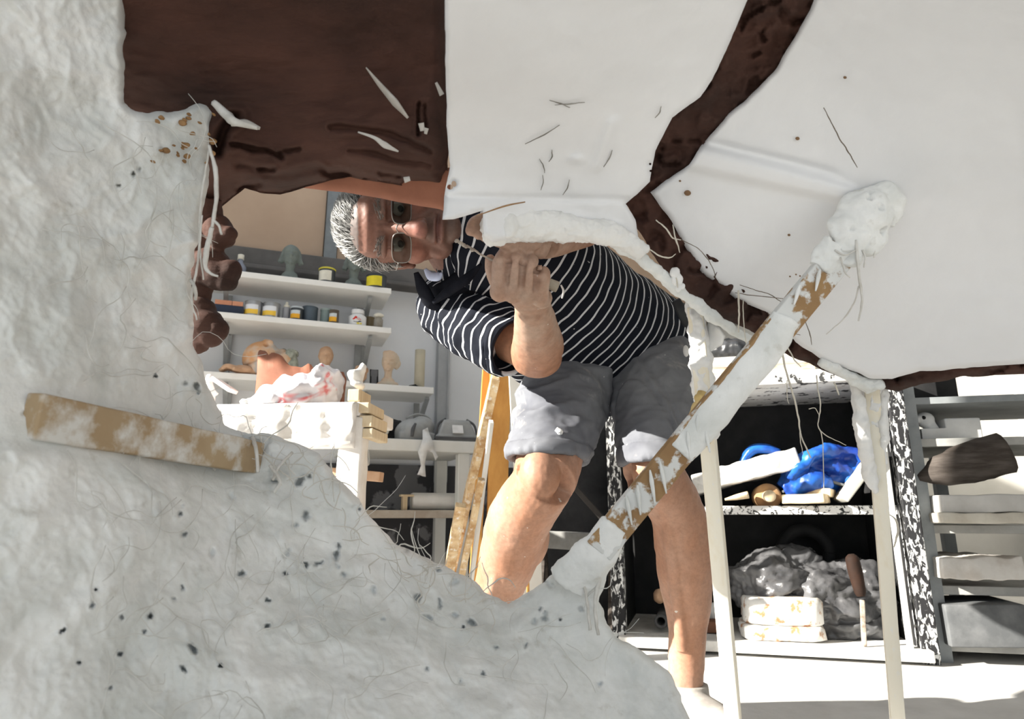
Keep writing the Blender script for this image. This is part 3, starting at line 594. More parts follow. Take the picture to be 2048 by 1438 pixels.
# rag over the bench edge
q = bspot(850, zt2, BD); k = pxm(q); pts = np.array([(-3, 20), (8, 26), (10, 10), (16, -12), (26, -34), (22, -42), (14, -26), (4, -22), (0, -48), (2, -74), (-14, -70), (-8, -52), (-14, -26), (-6, 0)])
b = MB(); n = len(pts); B = resample([tuple(p_) for p_ in pts], 2.2, 0)
res = geometry.delaunay_2d_cdt([Vector(p_) for p_ in B.tolist()], [(i, (i+1) % len(B)) for i in range(len(B))], [], 1, 1e-6)
V2 = np.array([tuple(v_) for v_ in res[0]]); tri = [tuple(t_) for t_ in res[2]]
Q = q+WU*(V2[:, :1]*k)+UZ*(V2[:, 1:]*k)+WN*((.012+.006*np.sin(V2[:, :1]*.5)+np.where(V2[:, 1:] > 2, -.03*(V2[:, 1:]-2)/20, 0)))
m_ = len(V2); e_ = set((t_[i], t_[(i+1) % 3]) for t_ in tri for i in range(3)); ff = [t_ for t_ in tri]+[tuple(i+m_ for i in t_[::-1]) for t_ in tri]+[(y, x, x+m_, y+m_) for x, y in e_ if (y, x) not in e_]
tag(obj('rag', MB().add(np.vstack([Q, Q-WN*.003]), ff), flat('white_rag', (.78, .78, .77), .9), origin=q), 'torn white rag hanging over the bench front edge', 'rag')
q1 = bspot(737, zt2-.05, BD+.01); tag(obj('string', MB().tube([q1, q1-UZ*.05+WU*.004, q1-UZ*.07-WU*.012, q1-UZ*.16-WU*.02], .0022, 6).ell(q1-UZ*.055, .007), FIBRE, origin=q1), 'white knotted string hanging from the bench left end', 'string')
q = bspot(822, zs+.0, .34); k = pxm(q); r = 17*k
tag(obj('plaster_roll', MB().lathe([(r*.9, 0), (r, .006), (r, .28), (r*.9, .285)], q+UZ*(r+.001), WU, 24).wob(.003, 40), PLW, origin=q), 'white plaster roll lying on the bench lower shelf', 'roll')
q = bspot(808, zs, .36); b = MB(); b.box(q+UZ*13*k, np.array([9, 20, 26])*k, WAX); b.box(q+UZ*28*k+WU*4*k, np.array([26, 20, 4])*k, WAX); tag(obj('wood_prop', b, WOOD, smooth=False, bevel=k*.5, origin=q), 'small T-shaped wood piece beside plaster roll', 'wood')

# ------------------------------------------------------------------ boards leaning behind the man
def lean(name, p_top, p_bot, ctop, wpx, th, m, label, group='boards leaning behind the man', seed=0, wob=.0):
    a = pc(*p_top, ctop); e = atz(*p_bot, 0.0); d = N(a-e); W = wpx*ctop/F
    e = e+UZ*.004
    tag(obj(name, MB().bar(e, a, W, th, N([1, .1, 0]), 10, wob, seed), m, smooth=False, bevel=.002, origin=e), label, 'board', group)
OSB = mat('chipboard_edge', (.74, .58, .36), (.46, .28, .13), 26, .38, .62, .8, .3, 70, c3=((.8, .78, .72), .55, .7))
lean('wooden_board', (978, 690), (940, 1290), 2.05, 20, .02, ORANGE, 'narrow orange board, hindmost of the leaning boards')
lean('wooden_board', (1003, 650), (988, 1280), 2.0, 42, .03, ORANGE, 'wide orange board leaning upright behind the thigh')
lean('wooden_board', (991, 752), (876, 1265), 1.95, 17, .05, OSB, 'long slanting chipboard strip, leftmost of the tall boards', wob=.004)
lean('wooden_board', (922, 1010), (872, 1290), 1.80, 22, .02, OSB, 'short chipboard strip in front of the long slanting one', wob=.004, seed=3)
lean('wooden_board', (963, 958), (893, 1300), 1.82, 14, .02, OSB, 'short narrow chipboard strip right of the other slanting strips', wob=.003, seed=5)
lean('wooden_board', (983, 842), (925, 1300), 1.86, 9, .03, WHITE, 'thin white slat leaning between the chipboard and orange boards')
lean('wooden_board', (1040, 690), (1066, 1270), 1.85, 52, .02, WHITE, 'broad white board in the sun behind the right leg')
lean('wooden_board', (1052, 980), (1058, 1275), 1.80, 6, .02, ORANGE, 'thin orange strip standing before the broad white board')

# ------------------------------------------------------------------ black rack on the right
ra0 = atz(1240, 1274, .03); ra1 = atz(1858, 1304, .03); RU = N((ra1-ra0)*[1, 1, 0]); RN = np.array([RU[1], -RU[0], 0]); RAX = np.array([RU, RN, UZ]); RW = np.linalg.norm((ra1-ra0)[:2]); R0 = ra0*[1, 1, 0]
def rp(u, d, z): return R0+u*RU+d*RN+UZ*z
def ron(px, py, d=0): q = onplane(px, py, R0+d*RN, RN); return float(np.dot(q-R0, RU)), float(q[2])
def rpt(px, py, d=0): u, z = ron(px, py, d); return rp(u, d, z)
_, zt3 = ron(1560, 742); _, zt3b = ron(1560, 768); _, zm = ron(1600, 1011); _, zmb = ron(1600, 1029)
RDP = .46
t = thing('storage_rack', 'black paint-splattered storage rack with open compartments at right', 'rack', rp(0, 0, 0))
SPW = mat('splattered_shelf_edge', (.03, .03, .03), (.78, .78, .77), 60, .42, .47, .8, .4, 60, dist=1.2)
b = MB(); b.box(rp(RW/2, -RDP/2, (zt3+zt3b)/2), (RW+.02, RDP, zt3-zt3b), RAX); obj('top_board', b, mat('plastered_top', (.78, .78, .76), (.60, .58, .55), 8, c3=((.05, .05, .05), .58, .60)), t, smooth=False, bevel=.003)
b = MB(); b.box(rp(RW/2, -RDP/2-.006, (zm+zmb)/2), (RW-.03, RDP-.04, zm-zmb), RAX); obj('shelf', b, SPW, t, smooth=False, bevel=.003)
b = MB(); b.box(rp(RW/2, -RDP/2, .025), (RW, RDP+.1, .03), RAX); obj('bottom_board', b, mat('plastered_board', (.78, .77, .74), (.5, .48, .45), 10, .5, .75), t, smooth=False, bevel=.003)
b = MB(); b.box(rp(RW/2, -RDP+.01, zt3b/2), (RW, .012, zt3b), RAX); obj('back_panel', b, DARK, t, smooth=False)
for u in (.006, RW-.02): b = MB(); b.box(rp(u, -RDP/2, zt3b/2), (.01, RDP-.05, zt3b), RAX); obj('side_panel', b, DARK, t, smooth=False)
for u, w_ in ((.0, .042), (RW, .045)): b = MB(); b.box(rp(u, -.005, zt3b/2), (w_, .05, zt3b), RAX); obj('post', b, SPLAT, t, smooth=False, bevel=.004)
b = MB(); b.bar(rp(RW-.048, .012, .02), rp(RW-.048, .012, zt3b), .014, .02, RU, 12, .002); obj('plaster_edge', b, WHITE, t, bevel=.002)
# -- middle shelf contents
q1 = rpt(1388, 968, -.02); q2 = rpt(1596, 914, -.02); q = (q1+q2)/2
b = MB(); b.bar(q1-RN*.12, q2-RN*.12, .24, .062, RN, 24, .012, 4); o = obj('plaster_slab', b, mat('broken_plaster', (.74, .73, .70), (.40, .39, .37), 16, .42, .72, .9, .7, 70, dist=.6), bevel=.005, origin=q); tag(o, 'long white plaster slab lying tilted on the rack shelf', 'plaster')  # darker mottled tone stands in for grey shade on the slab's front
BLUE = mat('blue_plastic', (.02, .17, .62), (.012, .04, .25), 7, .35, .6, .35, .15, 30)
kb = 2.0/F
def rq(px, py, d=0): return rpt(px, py, d)
b = MB(); c1 = rq(1650, 930, -.12)
b.tube([rq(1580, 960, -.06), rq(1600, 930, -.05), rq(1640, 905, -.06), rq(1700, 905, -.08), rq(1722, 925, -.08)], [.03, .034, .036, .030, .024], 16, flat=(RN, .55))
b.tube([rq(1560, 975, -.1), rq(1590, 945, -.1), rq(1650, 930, -.09), rq(1700, 940, -.1), rq(1690, 965, -.1)], [.03, .04, .036, .04, .02], 16, flat=(RN, .6))
b.tube([rq(1570, 980, -.08), rq(1620, 960, -.06), rq(1660, 975, -.07)], [.03, .036, .02], 14); b.ell(rq(1650, 960, -.16), (.10, .07, .06), RAX)
me = vox(b, .006, 3); v = mv(me); v = v+mn(me)*((ridge(v, 12, 3)-.6)*.010)[:, None]; v[:, 2] = np.maximum(v[:, 2], zm+.03); setv(me, v)
tag(link('blue_bag', me, BLUE, None, 0, c1), 'crumpled bright blue plastic bag on the rack shelf', 'bag')
b = MB(); b.tube([rq(1470, 950, -.24), rq(1500, 903, -.24), rq(1530, 897, -.24), rq(1560, 905, -.24)], [.012, .03, .03, .02], 12, flat=(RN, .6)); me = vox(b, .005, 2); tag(link('blue_cloth', me, BLUE, None, 0, rq(1510, 940, -.24)), 'dark blue sheet corner showing behind the plaster slab', 'cloth')
q = rq(1536, 993, -.06); t = thing('wooden_mallet', 'round wooden mallet lying end-on on the rack shelf', 'mallet', q)
b = MB(); b.lathe([(.035, 0), (.041, .006), (.041, .12), (.036, .126)], q-UZ*.0, -RN, 28); b2 = b; obj('head', b, mat('mallet_wood', (.48, .30, .15), (.36, .2, .1), 14), t)
b = MB(); b.lathe([(.016, -.06), (.018, -.057), (.018, .02)], q, -RN, 20); obj('handle', b, WOOD, t)
q1 = rq(1450, 1003, -.03); q2 = rq(1497, 996, -.03); tag(obj('wood_wedge', MB().tube([q1+UZ*.006, (q1+q2)/2+UZ*.008, q2+UZ*.01], [.006, .016, .020], 10, flat=(RN, .6)), WOOD, origin=q1), 'pale wooden wedge left of the round mallet', 'wood')
q = rq(1610, 997, -.05); tag(obj('wood_plank', MB().bar(rq(1570, 999, -.06), rq(1655, 997, -.02), .10, .028, RN, 6, .003), WOOD, bevel=.004, origin=q), 'pale plank offcut lying flat on the rack shelf', 'wood', 'plank offcuts on the rack shelf')
q = rq(1645, 982, -.05); tag(obj('wood_plank', MB().bar(rq(1605, 984, -.10), rq(1668, 987, -.07), .09, .026, RN, 6, .003, 4), WOOD, bevel=.004, origin=q), 'second pale offcut lying on top of the flat plank', 'wood', 'plank offcuts on the rack shelf')
GSH = mat('grey_sheet', (.10, .105, .11), (.17, .175, .18), 12)
q = rq(1620, 970, -.12); tag(obj('metal_sheet', MB().bar(rq(1560, 985, -.13), rq(1630, 958, -.13), .14, .008, RN).bar(rq(1630, 958, -.13), rq(1690, 975, -.13), .14, .008, RN), GSH, smooth=False, bevel=.002, origin=q), 'bent dark grey sheet under the blue bag', 'sheet')
q1 = rq(1680, 1004, -.03); q2 = rq(1752, 903, -.03); tag(obj('leaning_board', MB().bar(q1+UZ*.004, q2, .15, .022, RN, 6, .002), mat('grey_board', (.50, .49, .44), (.40, .39, .35), 9), bevel=.003, origin=q1), 'grey board leaning to the right inside rack compartment', 'board')
# -- bottom compartment
zf = .041
c1 = rq(1600, 1190, -.2); FILM = mat('grey_film', (.13, .13, .135), (.05, .05, .053), 6, .38, .62, .25, .4, 18, spec=.6, bd=.006)
b = MB(); b.ell(rq(1540, 1165, -.16), (.13, .12, .09), RAX, 50, 40); b.ell(rq(1640, 1195, -.17), (.17, .13, .10), RAX, 60, 40); b.ell(rq(1585, 1125, -.22), (.08, .08, .045), RAX); b.ell(rq(1720, 1180, -.2), (.10, .11, .09), RAX, 40, 30); b.ell(rq(1640, 1250, -.18), (.20, .12, .08), RAX, 60, 30)
me = vox(b, .006, 3); v = mv(me); nn = mn(me); v = v+nn*((ridge(v*[.7, 1, 2.2], 7, 2)-.6)*.020+(ridge(v*[.8, 1, 1.6]+fbm(v, 9, 2)[:, None]*.05, 17, 2)-.6)*.010+(ridge(v*[1, 1, 1.5], 45, 2)-.6)*.003)[:, None]; v[:, 2] = np.maximum(v[:, 2], zf); setv(me, v)
tag(link('film_wrapped_clay', me, FILM, None, 0, c1), 'heap wrapped in crumpled grey plastic film in lower rack', 'bundle')
q = rq(1612, 1105, -.34); b = MB(); 
aa = np.linspace(0, 2*math.pi, 29)[:-1]; rr = [np.array([q+math.cos(a)*(RU*.075)+math.sin(a)*UZ*.075])[0] for a in aa]
b.tube(rr+[rr[0]], .022, 12); tag(obj('rubber_ring', b, DARK, origin=q), 'black rubber ring standing behind the film heap', 'ring')
BRS = mat('chipped_brick_plaster', (.80, .79, .76), (.60, .55, .48), 12, .45, .65, .85, .4, 60, c3=((.42, .22, .11), .54, .64))
for i, (py, w_, lab) in enumerate(((1271, .236, 'lower of two chipped white plaster blocks in the rack'), (1228, .225, 'upper white plaster block with brown chipped corner'))):
    q1 = rq(1487, py, .0); q2 = rq(1650, py, .0); c_ = (q1+q2)/2-RN*.08
    h_ = (.040, .075)[i]; zc = (zf+.022, zf+.082)[i]
    c_[2] = zc; R = []
    for (s_, z) in ((.94, -.5), (1, -.4), (1, .35), (.96, .46), (.9, .5)):
        R.append([c_+RU*x*w_/2*s_+RN*y*.10*s_+UZ*z*h_ for x, y in [(math.cos(a)*(abs(math.cos(a))**6+abs(math.sin(a))**6)**(-1/6), math.sin(a)*(abs(math.cos(a))**6+abs(math.sin(a))**6)**(-1/6)) for a in np.linspace(0, 2*math.pi, 41)[:-1]]])
    tag(obj('plaster_block', MB().rings(R).wob(.007, 22, 3, i), BRS, origin=c_), lab, 'block', 'plaster blocks in the rack')
q2 = rq(1728, 1286, .03); q1 = rq(1724, 1200, .03); q0 = rq(1702, 1108, .03); q2[2] = zf+.001; t = thing('chisel', 'long chisel with worn brown wooden handle standing in lower rack', 'chisel', q2)
b = MB(); b.tube([q1-N(q1-q0)*.01, q1+(q0-q1)*.2, q1+(q0-q1)*.6, q1+(q0-q1)*.9, q0], [.011, .016, .020, .019, .008], 16); obj('handle', b, mat('worn_handle', (.030, .012, .006), (.015, .007, .004), 16, c3=((.12, .10, .08), .68, .74)), t)
b = MB(); b.bar(q2, q1, .013, .008, RU, 8, .001); obj('blade', b, mat('plastered_steel', (.50, .46, .40), (.18, .12, .08), 45), t, bevel=.002)
q = rq(1322, 1243, -.05); tag(obj('iron_pipe', MB().lathe([(.012, -.2), (.02, -.2), (.021, 0), (.013, 0), (.0125, -.15)], q, RN, 20), mat('iron', (.07, .07, .072), (.12, .12, .12), 12), origin=q), 'black iron pipe end low in the rack behind the leg', 'pipe')
q = rq(1318, 1192, -.12); b = MB(); b.ell(q, (.02, .03, .022), RAX); b.ell(q+UZ*.012+RU*.01, (.012, .02, .012), RAX); b.wob(.006, 40); tag(obj('clay_shard', b, TERRA_PALE, origin=q), 'orange brown clay shard above the iron pipe', 'shard', 'clay shards in the rack')
q = rq(1428, 1262, -.1); q[2] = zf+.018; b = MB(); b.box(q, (.075, .07, .034), RAX); tag(obj('clay_shard', b.wob(.006, 40), mat('brown_shard', (.22, .10, .06)), bevel=.004, origin=q), 'brown clay piece on rack floor left of the pale strut', 'shard', 'clay shards in the rack')
q = rq(1432, 1240, -.16); q[2] = zf+.05; b = MB(); b.ell(q, (.025, .03, .03), RAX); tag(obj('plaster_lump', b.wob(.006, 40), PLW, origin=q), 'white plaster lump behind the brown clay piece', 'plaster')
# -- on the rack top
def topb(px0, px1, py, d, dep, th, m, lab, name='wood_plank', wob=.002, seed=0):
    q1 = rq(px0, py, d); q2 = rq(px1, py, d); z = None
    tag(obj(name, MB().bar(q1-RN*dep/2, q2-RN*dep/2, dep, th, RN, 8, wob, seed), m, bevel=.002, origin=(q1+q2)/2), lab, 'board', 'boards stacked on the rack')
z0 = zt3; ub1, _ = ron(1350, 730); ub2, _ = ron(1640, 730)
BRN = mat('stained_plank', (.62, .56, .46), (.26, .15, .08), 9, .42, .6, .8, .3, stretch=(1, 1, 4))
for i, (dz, th, m, lab) in enumerate(((.003, .034, BRN, 'stained brown plank, lowest on the rack top'), (.0385, .014, mat('grey_plank', (.45, .43, .40), (.35, .33, .3)), 'thin grey plank in the middle of the rack-top stack'), (.054, .026, mat('cream_board', (.80, .76, .66), (.7, .64, .52)), 'cream white board topmost on the rack top'))):
    c_ = rp((ub1+ub2)/2-.02*i, -.22-.015*i, z0+dz+th/2); tag(obj('wood_plank', MB().box(c_, (ub2-ub1, .30, th), RAX), m, smooth=False, bevel=.003, origin=c_), lab, 'board', 'boards stacked on the rack')
c_ = rp((ub1+ub2)/2, -.24, z0+.082); b = MB(); b.ell(c_+UZ*.03, (.17, .13, .05), RAX, 50, 30); me = vox(b, .006, 1); v = mv(me); v = v+mn(me)*((ridge(v, 12, 3)-.6)*.012)[:, None]; v[:, 2] = np.maximum(v[:, 2], z0+.081); setv(me, v); tag(link('black_tarp', me, mat('black_film', (.02, .022, .025), (.06, .06, .065), 9, rough=.35, bmp=.3), None, 0, c_), 'folded black tarp on top of the rack planks', 'tarp')

# ------------------------------------------------------------------ metal shelving at the far right
M0 = atz(1886, 1325, 0); MU = N([.97, -.24, 0]); MN = np.array([MU[1], -MU[0], 0]); MAX_ = np.array([MU, MN, UZ])
def mp_(u, d, z): return M0+u*MU+d*MN+UZ*z
def mon(px, py, d=0): q = onplane(px, py, M0+d*MN, MN); return float(np.dot(q-M0, MU)), float(q[2])
t = thing('metal_shelving', 'grey metal shelving at the right edge beyond the black rack', 'shelving', mp_(0, 0, 0))
GM2 = mat('galvanised', (.30, .32, .33), (.20, .22, .23), 9, rough=.5, bmp=.1)
u2, _ = mon(1890, 830, -.2)
for (u, d) in ((.0, 0), (.75, 0), (.0, -.45), (.75, -.45), (.22, -.45)):
    b = MB(); b.box(mp_(u, d, .75), (.035 if d < 0 or u > .1 else .052, .004, 1.5), MAX_); b.box(mp_(u-.016, d-.017, .75), (.004, .035, 1.5), MAX_); obj('upright', b, GM2, t, smooth=False)
mz = []
for py in (876, 1050, 1172, 1285):
    _, z = mon(1900, py); mz.append(z)
    b = MB(); b.box(mp_(.375, -.225, z-.012), (.75, .44, .024), MAX_); obj('shelf', b, mat('metal_shelf_%d' % py, (.46, .46, .44), (.3, .3, .29), 9), t, smooth=False, bevel=.002)
def mq(px, z, d):
    u, _ = mon(px, 900, d); q = mp_(u, d, z)
    for _ in range(4):
        c = np.dot(q-CAM, FW); x = 1024+F*np.dot(q-CAM, RX)/c; u += (px-x)/F*c*.9; q = mp_(u, d, z)
    return q
q = mq(1856, mz[0], -.12); t = thing('bird_sculpture', 'small white bird head sculpture on white block, metal shelving', 'sculpture', q); k = pxm(q)
b = MB(); b.ell(q+UZ*45*k, np.array([18, 16, 16])*k, MAX_); b.tube([q+UZ*48*k-MU*10*k+MN*8*k, q+UZ*40*k-MU*24*k+MN*14*k, q+UZ*30*k-MU*24*k+MN*14*k], [8*k, 6*k, 2*k]); b.tube([q+UZ*40*k+MU*6*k, q+UZ*24*k+MU*10*k], [11*k, 14*k]); link('head', vox(b, 2*k, 2), PLW, t)
b = MB(); b.box(q+UZ*13*k+MU*6*k, np.array([46, 50, 24])*k, MAX_); obj('block', b, PLW, t, smooth=False, bevel=k)
b = MB(); 
for s_ in (-6,): b.ell(q+UZ*48*k-MU*6*k+MN*14*k, 4*k, None, 10, 8)
obj('eye', b, DARK, t)
q = mq(1915, mz[0], -.15); tag(obj('plaster_block', MB().box(q+UZ*.035, (.10, .12, .07), MAX_).wob(.005, 30), PLW, bevel=.004, origin=q), 'white plaster block at the far right of metal shelf', 'block')
u, z = mon(1852, 790, -.2); c_ = mp_(u, -.25, z); 
_, zz = mon(1860, 812, -.2)
b = MB(); b.box(mp_(.375, -.225, zz-.012), (.75, .44, .02), MAX_); obj('shelf', b, GM2, [o for o in COL.objects if o.name == 'metal_shelving'][0], smooth=False)
c_ = mp_(u, -.22, zz+.055); t = thing('black_box', 'black box on the upper metal shelf behind the rack post', 'box', c_-UZ*.055); b = MB(); b.box(c_, (.13, .2, .10), MAX_); obj('box', b, DARK, t, smooth=False, bevel=.004); b = MB(); b.box(c_+UZ*.052, (.136, .206, .012), MAX_); obj('lid', b, DARK, t, smooth=False, bevel=.003)
z = mz[1]
def slab(px0, px1, py, th, d, dep, m, lab, cat, name, seed, wob=.006):
    q1 = onplane(px0, py, M0+d*MN, MN); q2 = onplane(px1, py, M0+d*MN, MN)
    tag(obj(name, MB().bar(q1, q2, dep, th, MN, 14, wob, seed), m, bevel=.004, origin=(q1+q2)/2), lab, cat)
DKW = mat('dark_weathered_wood', (.045, .036, .03), (.10, .085, .075), 9, rough=.8, stretch=(1, 1, 6))
q1 = onplane(1836, 955, M0-MN*.0, MN); q2 = onplane(2010, 905, M0-MN*.0, MN)
tag(obj('driftwood', MB().tube([q1, q1+(q2-q1)*.25, q1+(q2-q1)*.6, q2], [.008, .036, .05, .05], 14, flat=(MN, 1.2)).wob(.006, 30), DKW, origin=q1), 'dark weathered log with pointed end on the metal shelving', 'log')
slab(1852, 2010, 1008, .05, -.04, .25, mat('grey_plaster', (.58, .57, .55), (.46, .45, .43), 8), 'pale grey slab under the dark log', 'slab', 'plaster_slab', 1)
slab(1852, 2010, 1036, .028, -.03, .25, mat('warm_plaster', (.6, .57, .5), (.42, .38, .32), 8), 'thin warm grey slab under the pale grey slab', 'slab', 'plaster_slab', 2)
slab(1856, 2010, 1132, .06, -.04, .22, mat('bundle_plaster', (.62, .60, .57), (.46, .42, .38), 12), 'thick pale bundle on the middle metal shelf', 'bundle', 'cloth_bundle', 3, .014)
slab(1866, 2020, 1240, .11, -.06, .22, GSH, 'dark grey crate on the lowest metal shelf', 'crate', 'grey_crate', 5, .002)

# ------------------------------------------------------------------ dark corner between the legs
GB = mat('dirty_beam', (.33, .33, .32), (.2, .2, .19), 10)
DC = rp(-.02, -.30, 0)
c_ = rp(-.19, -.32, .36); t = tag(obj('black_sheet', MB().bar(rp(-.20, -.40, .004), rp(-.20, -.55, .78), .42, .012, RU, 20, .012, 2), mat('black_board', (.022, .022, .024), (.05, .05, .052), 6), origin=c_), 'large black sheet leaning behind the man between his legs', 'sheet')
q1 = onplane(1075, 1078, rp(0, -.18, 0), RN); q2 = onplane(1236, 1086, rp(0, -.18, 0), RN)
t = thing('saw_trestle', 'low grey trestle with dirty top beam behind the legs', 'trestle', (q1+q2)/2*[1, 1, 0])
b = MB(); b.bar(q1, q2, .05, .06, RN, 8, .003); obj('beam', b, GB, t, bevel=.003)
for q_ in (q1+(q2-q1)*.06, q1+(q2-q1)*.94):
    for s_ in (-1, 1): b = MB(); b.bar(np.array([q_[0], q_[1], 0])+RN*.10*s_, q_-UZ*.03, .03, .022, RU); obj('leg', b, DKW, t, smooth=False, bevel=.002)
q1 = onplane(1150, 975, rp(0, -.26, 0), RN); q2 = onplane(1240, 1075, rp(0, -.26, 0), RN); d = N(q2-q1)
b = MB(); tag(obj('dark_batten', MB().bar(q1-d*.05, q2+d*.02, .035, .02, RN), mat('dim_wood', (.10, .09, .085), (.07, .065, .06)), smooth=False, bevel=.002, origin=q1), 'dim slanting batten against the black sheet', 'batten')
# ------------------------------------------------------------------ the big mould in the foreground
SHELLD = tps([(-250,-150,.50),(-250,700,.48),(-250,1800,.42),(250,150,.72),(420,220,.79),(400,690,.81),(200,700,.66),(450,860,.84),(620,900,.86),(730,1010,.86),(930,1150,.88),(1100,1180,.88),(1200,1110,.85),(1270,1290,.86),(600,1150,.76),(300,1000,.64),(300,1300,.58),(800,1300,.74),(1024,1438,.72),(500,1800,.5),(1100,1800,.6),(1380,1438,.80)])
def shell_disp(P, V2, d):
    g = -.022*fbm(P, 5, 3)-.0075*fbm(P, 22, 4)-.0085*np.clip(ridge(P+.05*fbm(P, 8, 2)[:, None], 8, 2)-.75, -.1, 1.0)-.004*np.clip(ridge(P*[1.4, 1, .8]+.05*fbm(P, 12, 2)[:, None], 19, 2)-.9, -.05, .7)*sstep(-.2, .4, fbm(P, 3, 2))
    g = g-.0012*ridge(P, 70, 2)
    for (x, y, rx, ry, an, dp) in PITS:
        k = np.abs(V2[:, 0]-x)+np.abs(V2[:, 1]-y) < 60
        q = V2[k]-[x, y]; u = (q[:, 0]*math.cos(an)+q[:, 1]*math.sin(an))/rx; w_ = (-q[:, 0]*math.sin(an)+q[:, 1]*math.cos(an))/ry
        e = np.sqrt(u*u+w_*w_)*(1+.9*fbm(P[k], 95, 2)); g[k] += dp*(1-sstep(.55, 1.15, e))-.15*dp*np.exp(-((e-1.35)/.25)**2)
    bd = np.abs((V2[:, 1]-(833+(V2[:, 0]-100)*.178)))                 # flat seat for the embedded board
    return g*np.where((V2[:, 0] < 540), .25+.75*sstep(50, 95, bd), 1)
PITS = [(600,961,11,6,-.6,.026),(672,1112,6,12,.2,.022),(392,772,8,6,0,.022),(545,962,13,5,.1,.02),(942,1246,9,6,.4,.02),(612,1030,6,9,.3,.02)]
_r = np.random.RandomState(21)
for (cx, cy, sx, sy, n) in ((395,640,14,90,16),(330,740,70,50,16),(250,360,50,40,8),(220,800,60,60,10),(640,1100,60,70,18),(800,1180,90,60,22),(380,1100,120,110,26),(560,1180,90,80,16),(1000,1270,120,50,24),(250,1250,90,90,18),(1120,1200,60,40,12),(480,990,60,40,8)):
    for i in range(n): 
        if _r.rand() < .33: PITS.append((cx+_r.randn()*sx, cy+_r.randn()*sy, 3+9*_r.rand()**3, 3+3*_r.rand(), _r.rand()*3, .006+.014*_r.rand()))
SHELL = [(-260,-160),(255,-160),(248,100),(246,205),(262,222),(300,226),(370,216),(418,203),(434,222),(426,262),(415,300),(418,340),(404,420),(396,480),(381,540),(386,600),(388,690),(400,716),(412,760),(436,812),(450,850),(472,860),(500,866),(560,872),(600,890),(640,908),(670,950),(720,1000),(760,1056),(830,1108),(935,1152),(965,1182),(1020,1208),(1052,1184),(1100,1152),(1150,1142),(1186,1104),(1226,1076),(1248,1104),(1214,1152),(1198,1200),(1212,1250),(1245,1280),(1290,1304),(1335,1345),(1380,1438),(1430,1800),(-260,1800)]
def blob(cx, cy, rx, ry, rot=0):
    return [(cx+rx*math.cos(a)*math.cos(rot)-ry*math.sin(a)*math.sin(rot), cy+rx*math.cos(a)*math.sin(rot)+ry*math.sin(a)*math.cos(rot)) for a in np.linspace(0, 2*math.pi, 15)[:-1]]
HOLES = [blob(600, 961, 10, 6, -.6), blob(672, 1112, 5, 11, .2), blob(392, 772, 7, 5), blob(545, 962, 12, 4, .1), blob(942, 1246, 9, 5, .4)]
V, FC, V2, D = sheet(SHELL, SHELLD, 4.3, .030, shell_disp, 9, (), 16, .012)
org = pc(700, 1500, .6)*[1, 1, 0]
MT = thing('plaster_mould', 'ragged fibrous plaster mould shell framing the left and bottom of the hole', 'mould', org)
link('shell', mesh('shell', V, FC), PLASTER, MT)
# rust stains sit in the material of a few clay crumbs stuck on the rim
q0 = pc(60, 832, float(SHELLD(60, 832)[0])-.008); q1 = pc(512, 916, float(SHELLD(512, 916)[0])-.004)
SMEAR = mat('smeared_batten', (.42, .32, .20), (.34, .24, .14), 8, .35, .65, .8, .3, 40, c3=((.64, .63, .60), .46, .62))
b = MB(); b.bar(q0, q1, .040, .020, UP, 20, .0015); obj('embedded_board', b, SMEAR, MT, bevel=.002)
for i, (x, y, rx, ry) in enumerate(((522, 930, .016, .012), (505, 878, .014, .006), (543, 908, .014, .014))):
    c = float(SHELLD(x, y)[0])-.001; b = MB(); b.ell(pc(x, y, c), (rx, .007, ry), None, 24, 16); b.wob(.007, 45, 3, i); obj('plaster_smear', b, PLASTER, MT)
# fibre strands matted into the surface
def strands(n, poly, depth, off, rmin, rmax, lmin, lmax, seed, name, m, parent, drop=0):
    R = np.random.RandomState(seed); b = MB(); k = 0
    A = np.array(poly); lo = np.maximum(A.min(0), 0); hi = np.minimum(A.max(0), [2048, 1438])
    while k < n:
        p = lo+R.rand(2)*(hi-lo)
        if not inpoly(p[None], A)[0]: continue
        a = R.rand()*6.28; L = lmin+R.rand()*(lmax-lmin); pts = []; x = p.copy()
        for i in range(6):
            pts.append(pc(x[0], x[1], float(depth(x[0], x[1])[0])-off-.004*R.rand())); a += R.randn()*.55; x = x+np.array([math.cos(a), math.sin(a)+drop])*L/5
        b.tube(pts, [rmin, rmin+(rmax-rmin)*R.rand(), rmin], 5, n=12); k += 1
    return stuff(obj(name, b, m, parent))
inner = [(150, 140), (240, 230), (400, 240), (380, 600), (430, 850), (640, 930), (820, 1120), (1010, 1225), (1180, 1150), (1190, 1280), (1250, 1400), (150, 1420)]
strands(170, inner, SHELLD, .012, .0003, .0008, 50, 190, 3, 'surface_fibre', mat('wet_fibre', (.68, .68, .65), (.5, .5, .47), 30), MT)
strands(60, [(420, 840), (640, 900), (760, 1060), (940, 1160), (1000, 1215), (900, 1230), (700, 1080), (600, 980), (440, 900)], SHELLD, .02, .0004, .0012, 40, 120, 5, 'rim_fibre', FIBRE, MT)
def strand(pts, r, m, parent, name='strand', c=None):
    P = [pc(*p) if len(p) == 3 else pc(p[0], p[1], c) for p in pts]
    b = MB(); b.tube(P, r, 6, n=len(P)*7); v = b.V(); b.v = [v+.0012*np.stack([fbm(v, 90, 2), fbm(v+4, 90, 2), fbm(v+8, 90, 2)], 1)]
    return obj(name, b, m, parent)
STR = mat('plaster_strand', (.66, .65, .62), (.5, .48, .44), 40)
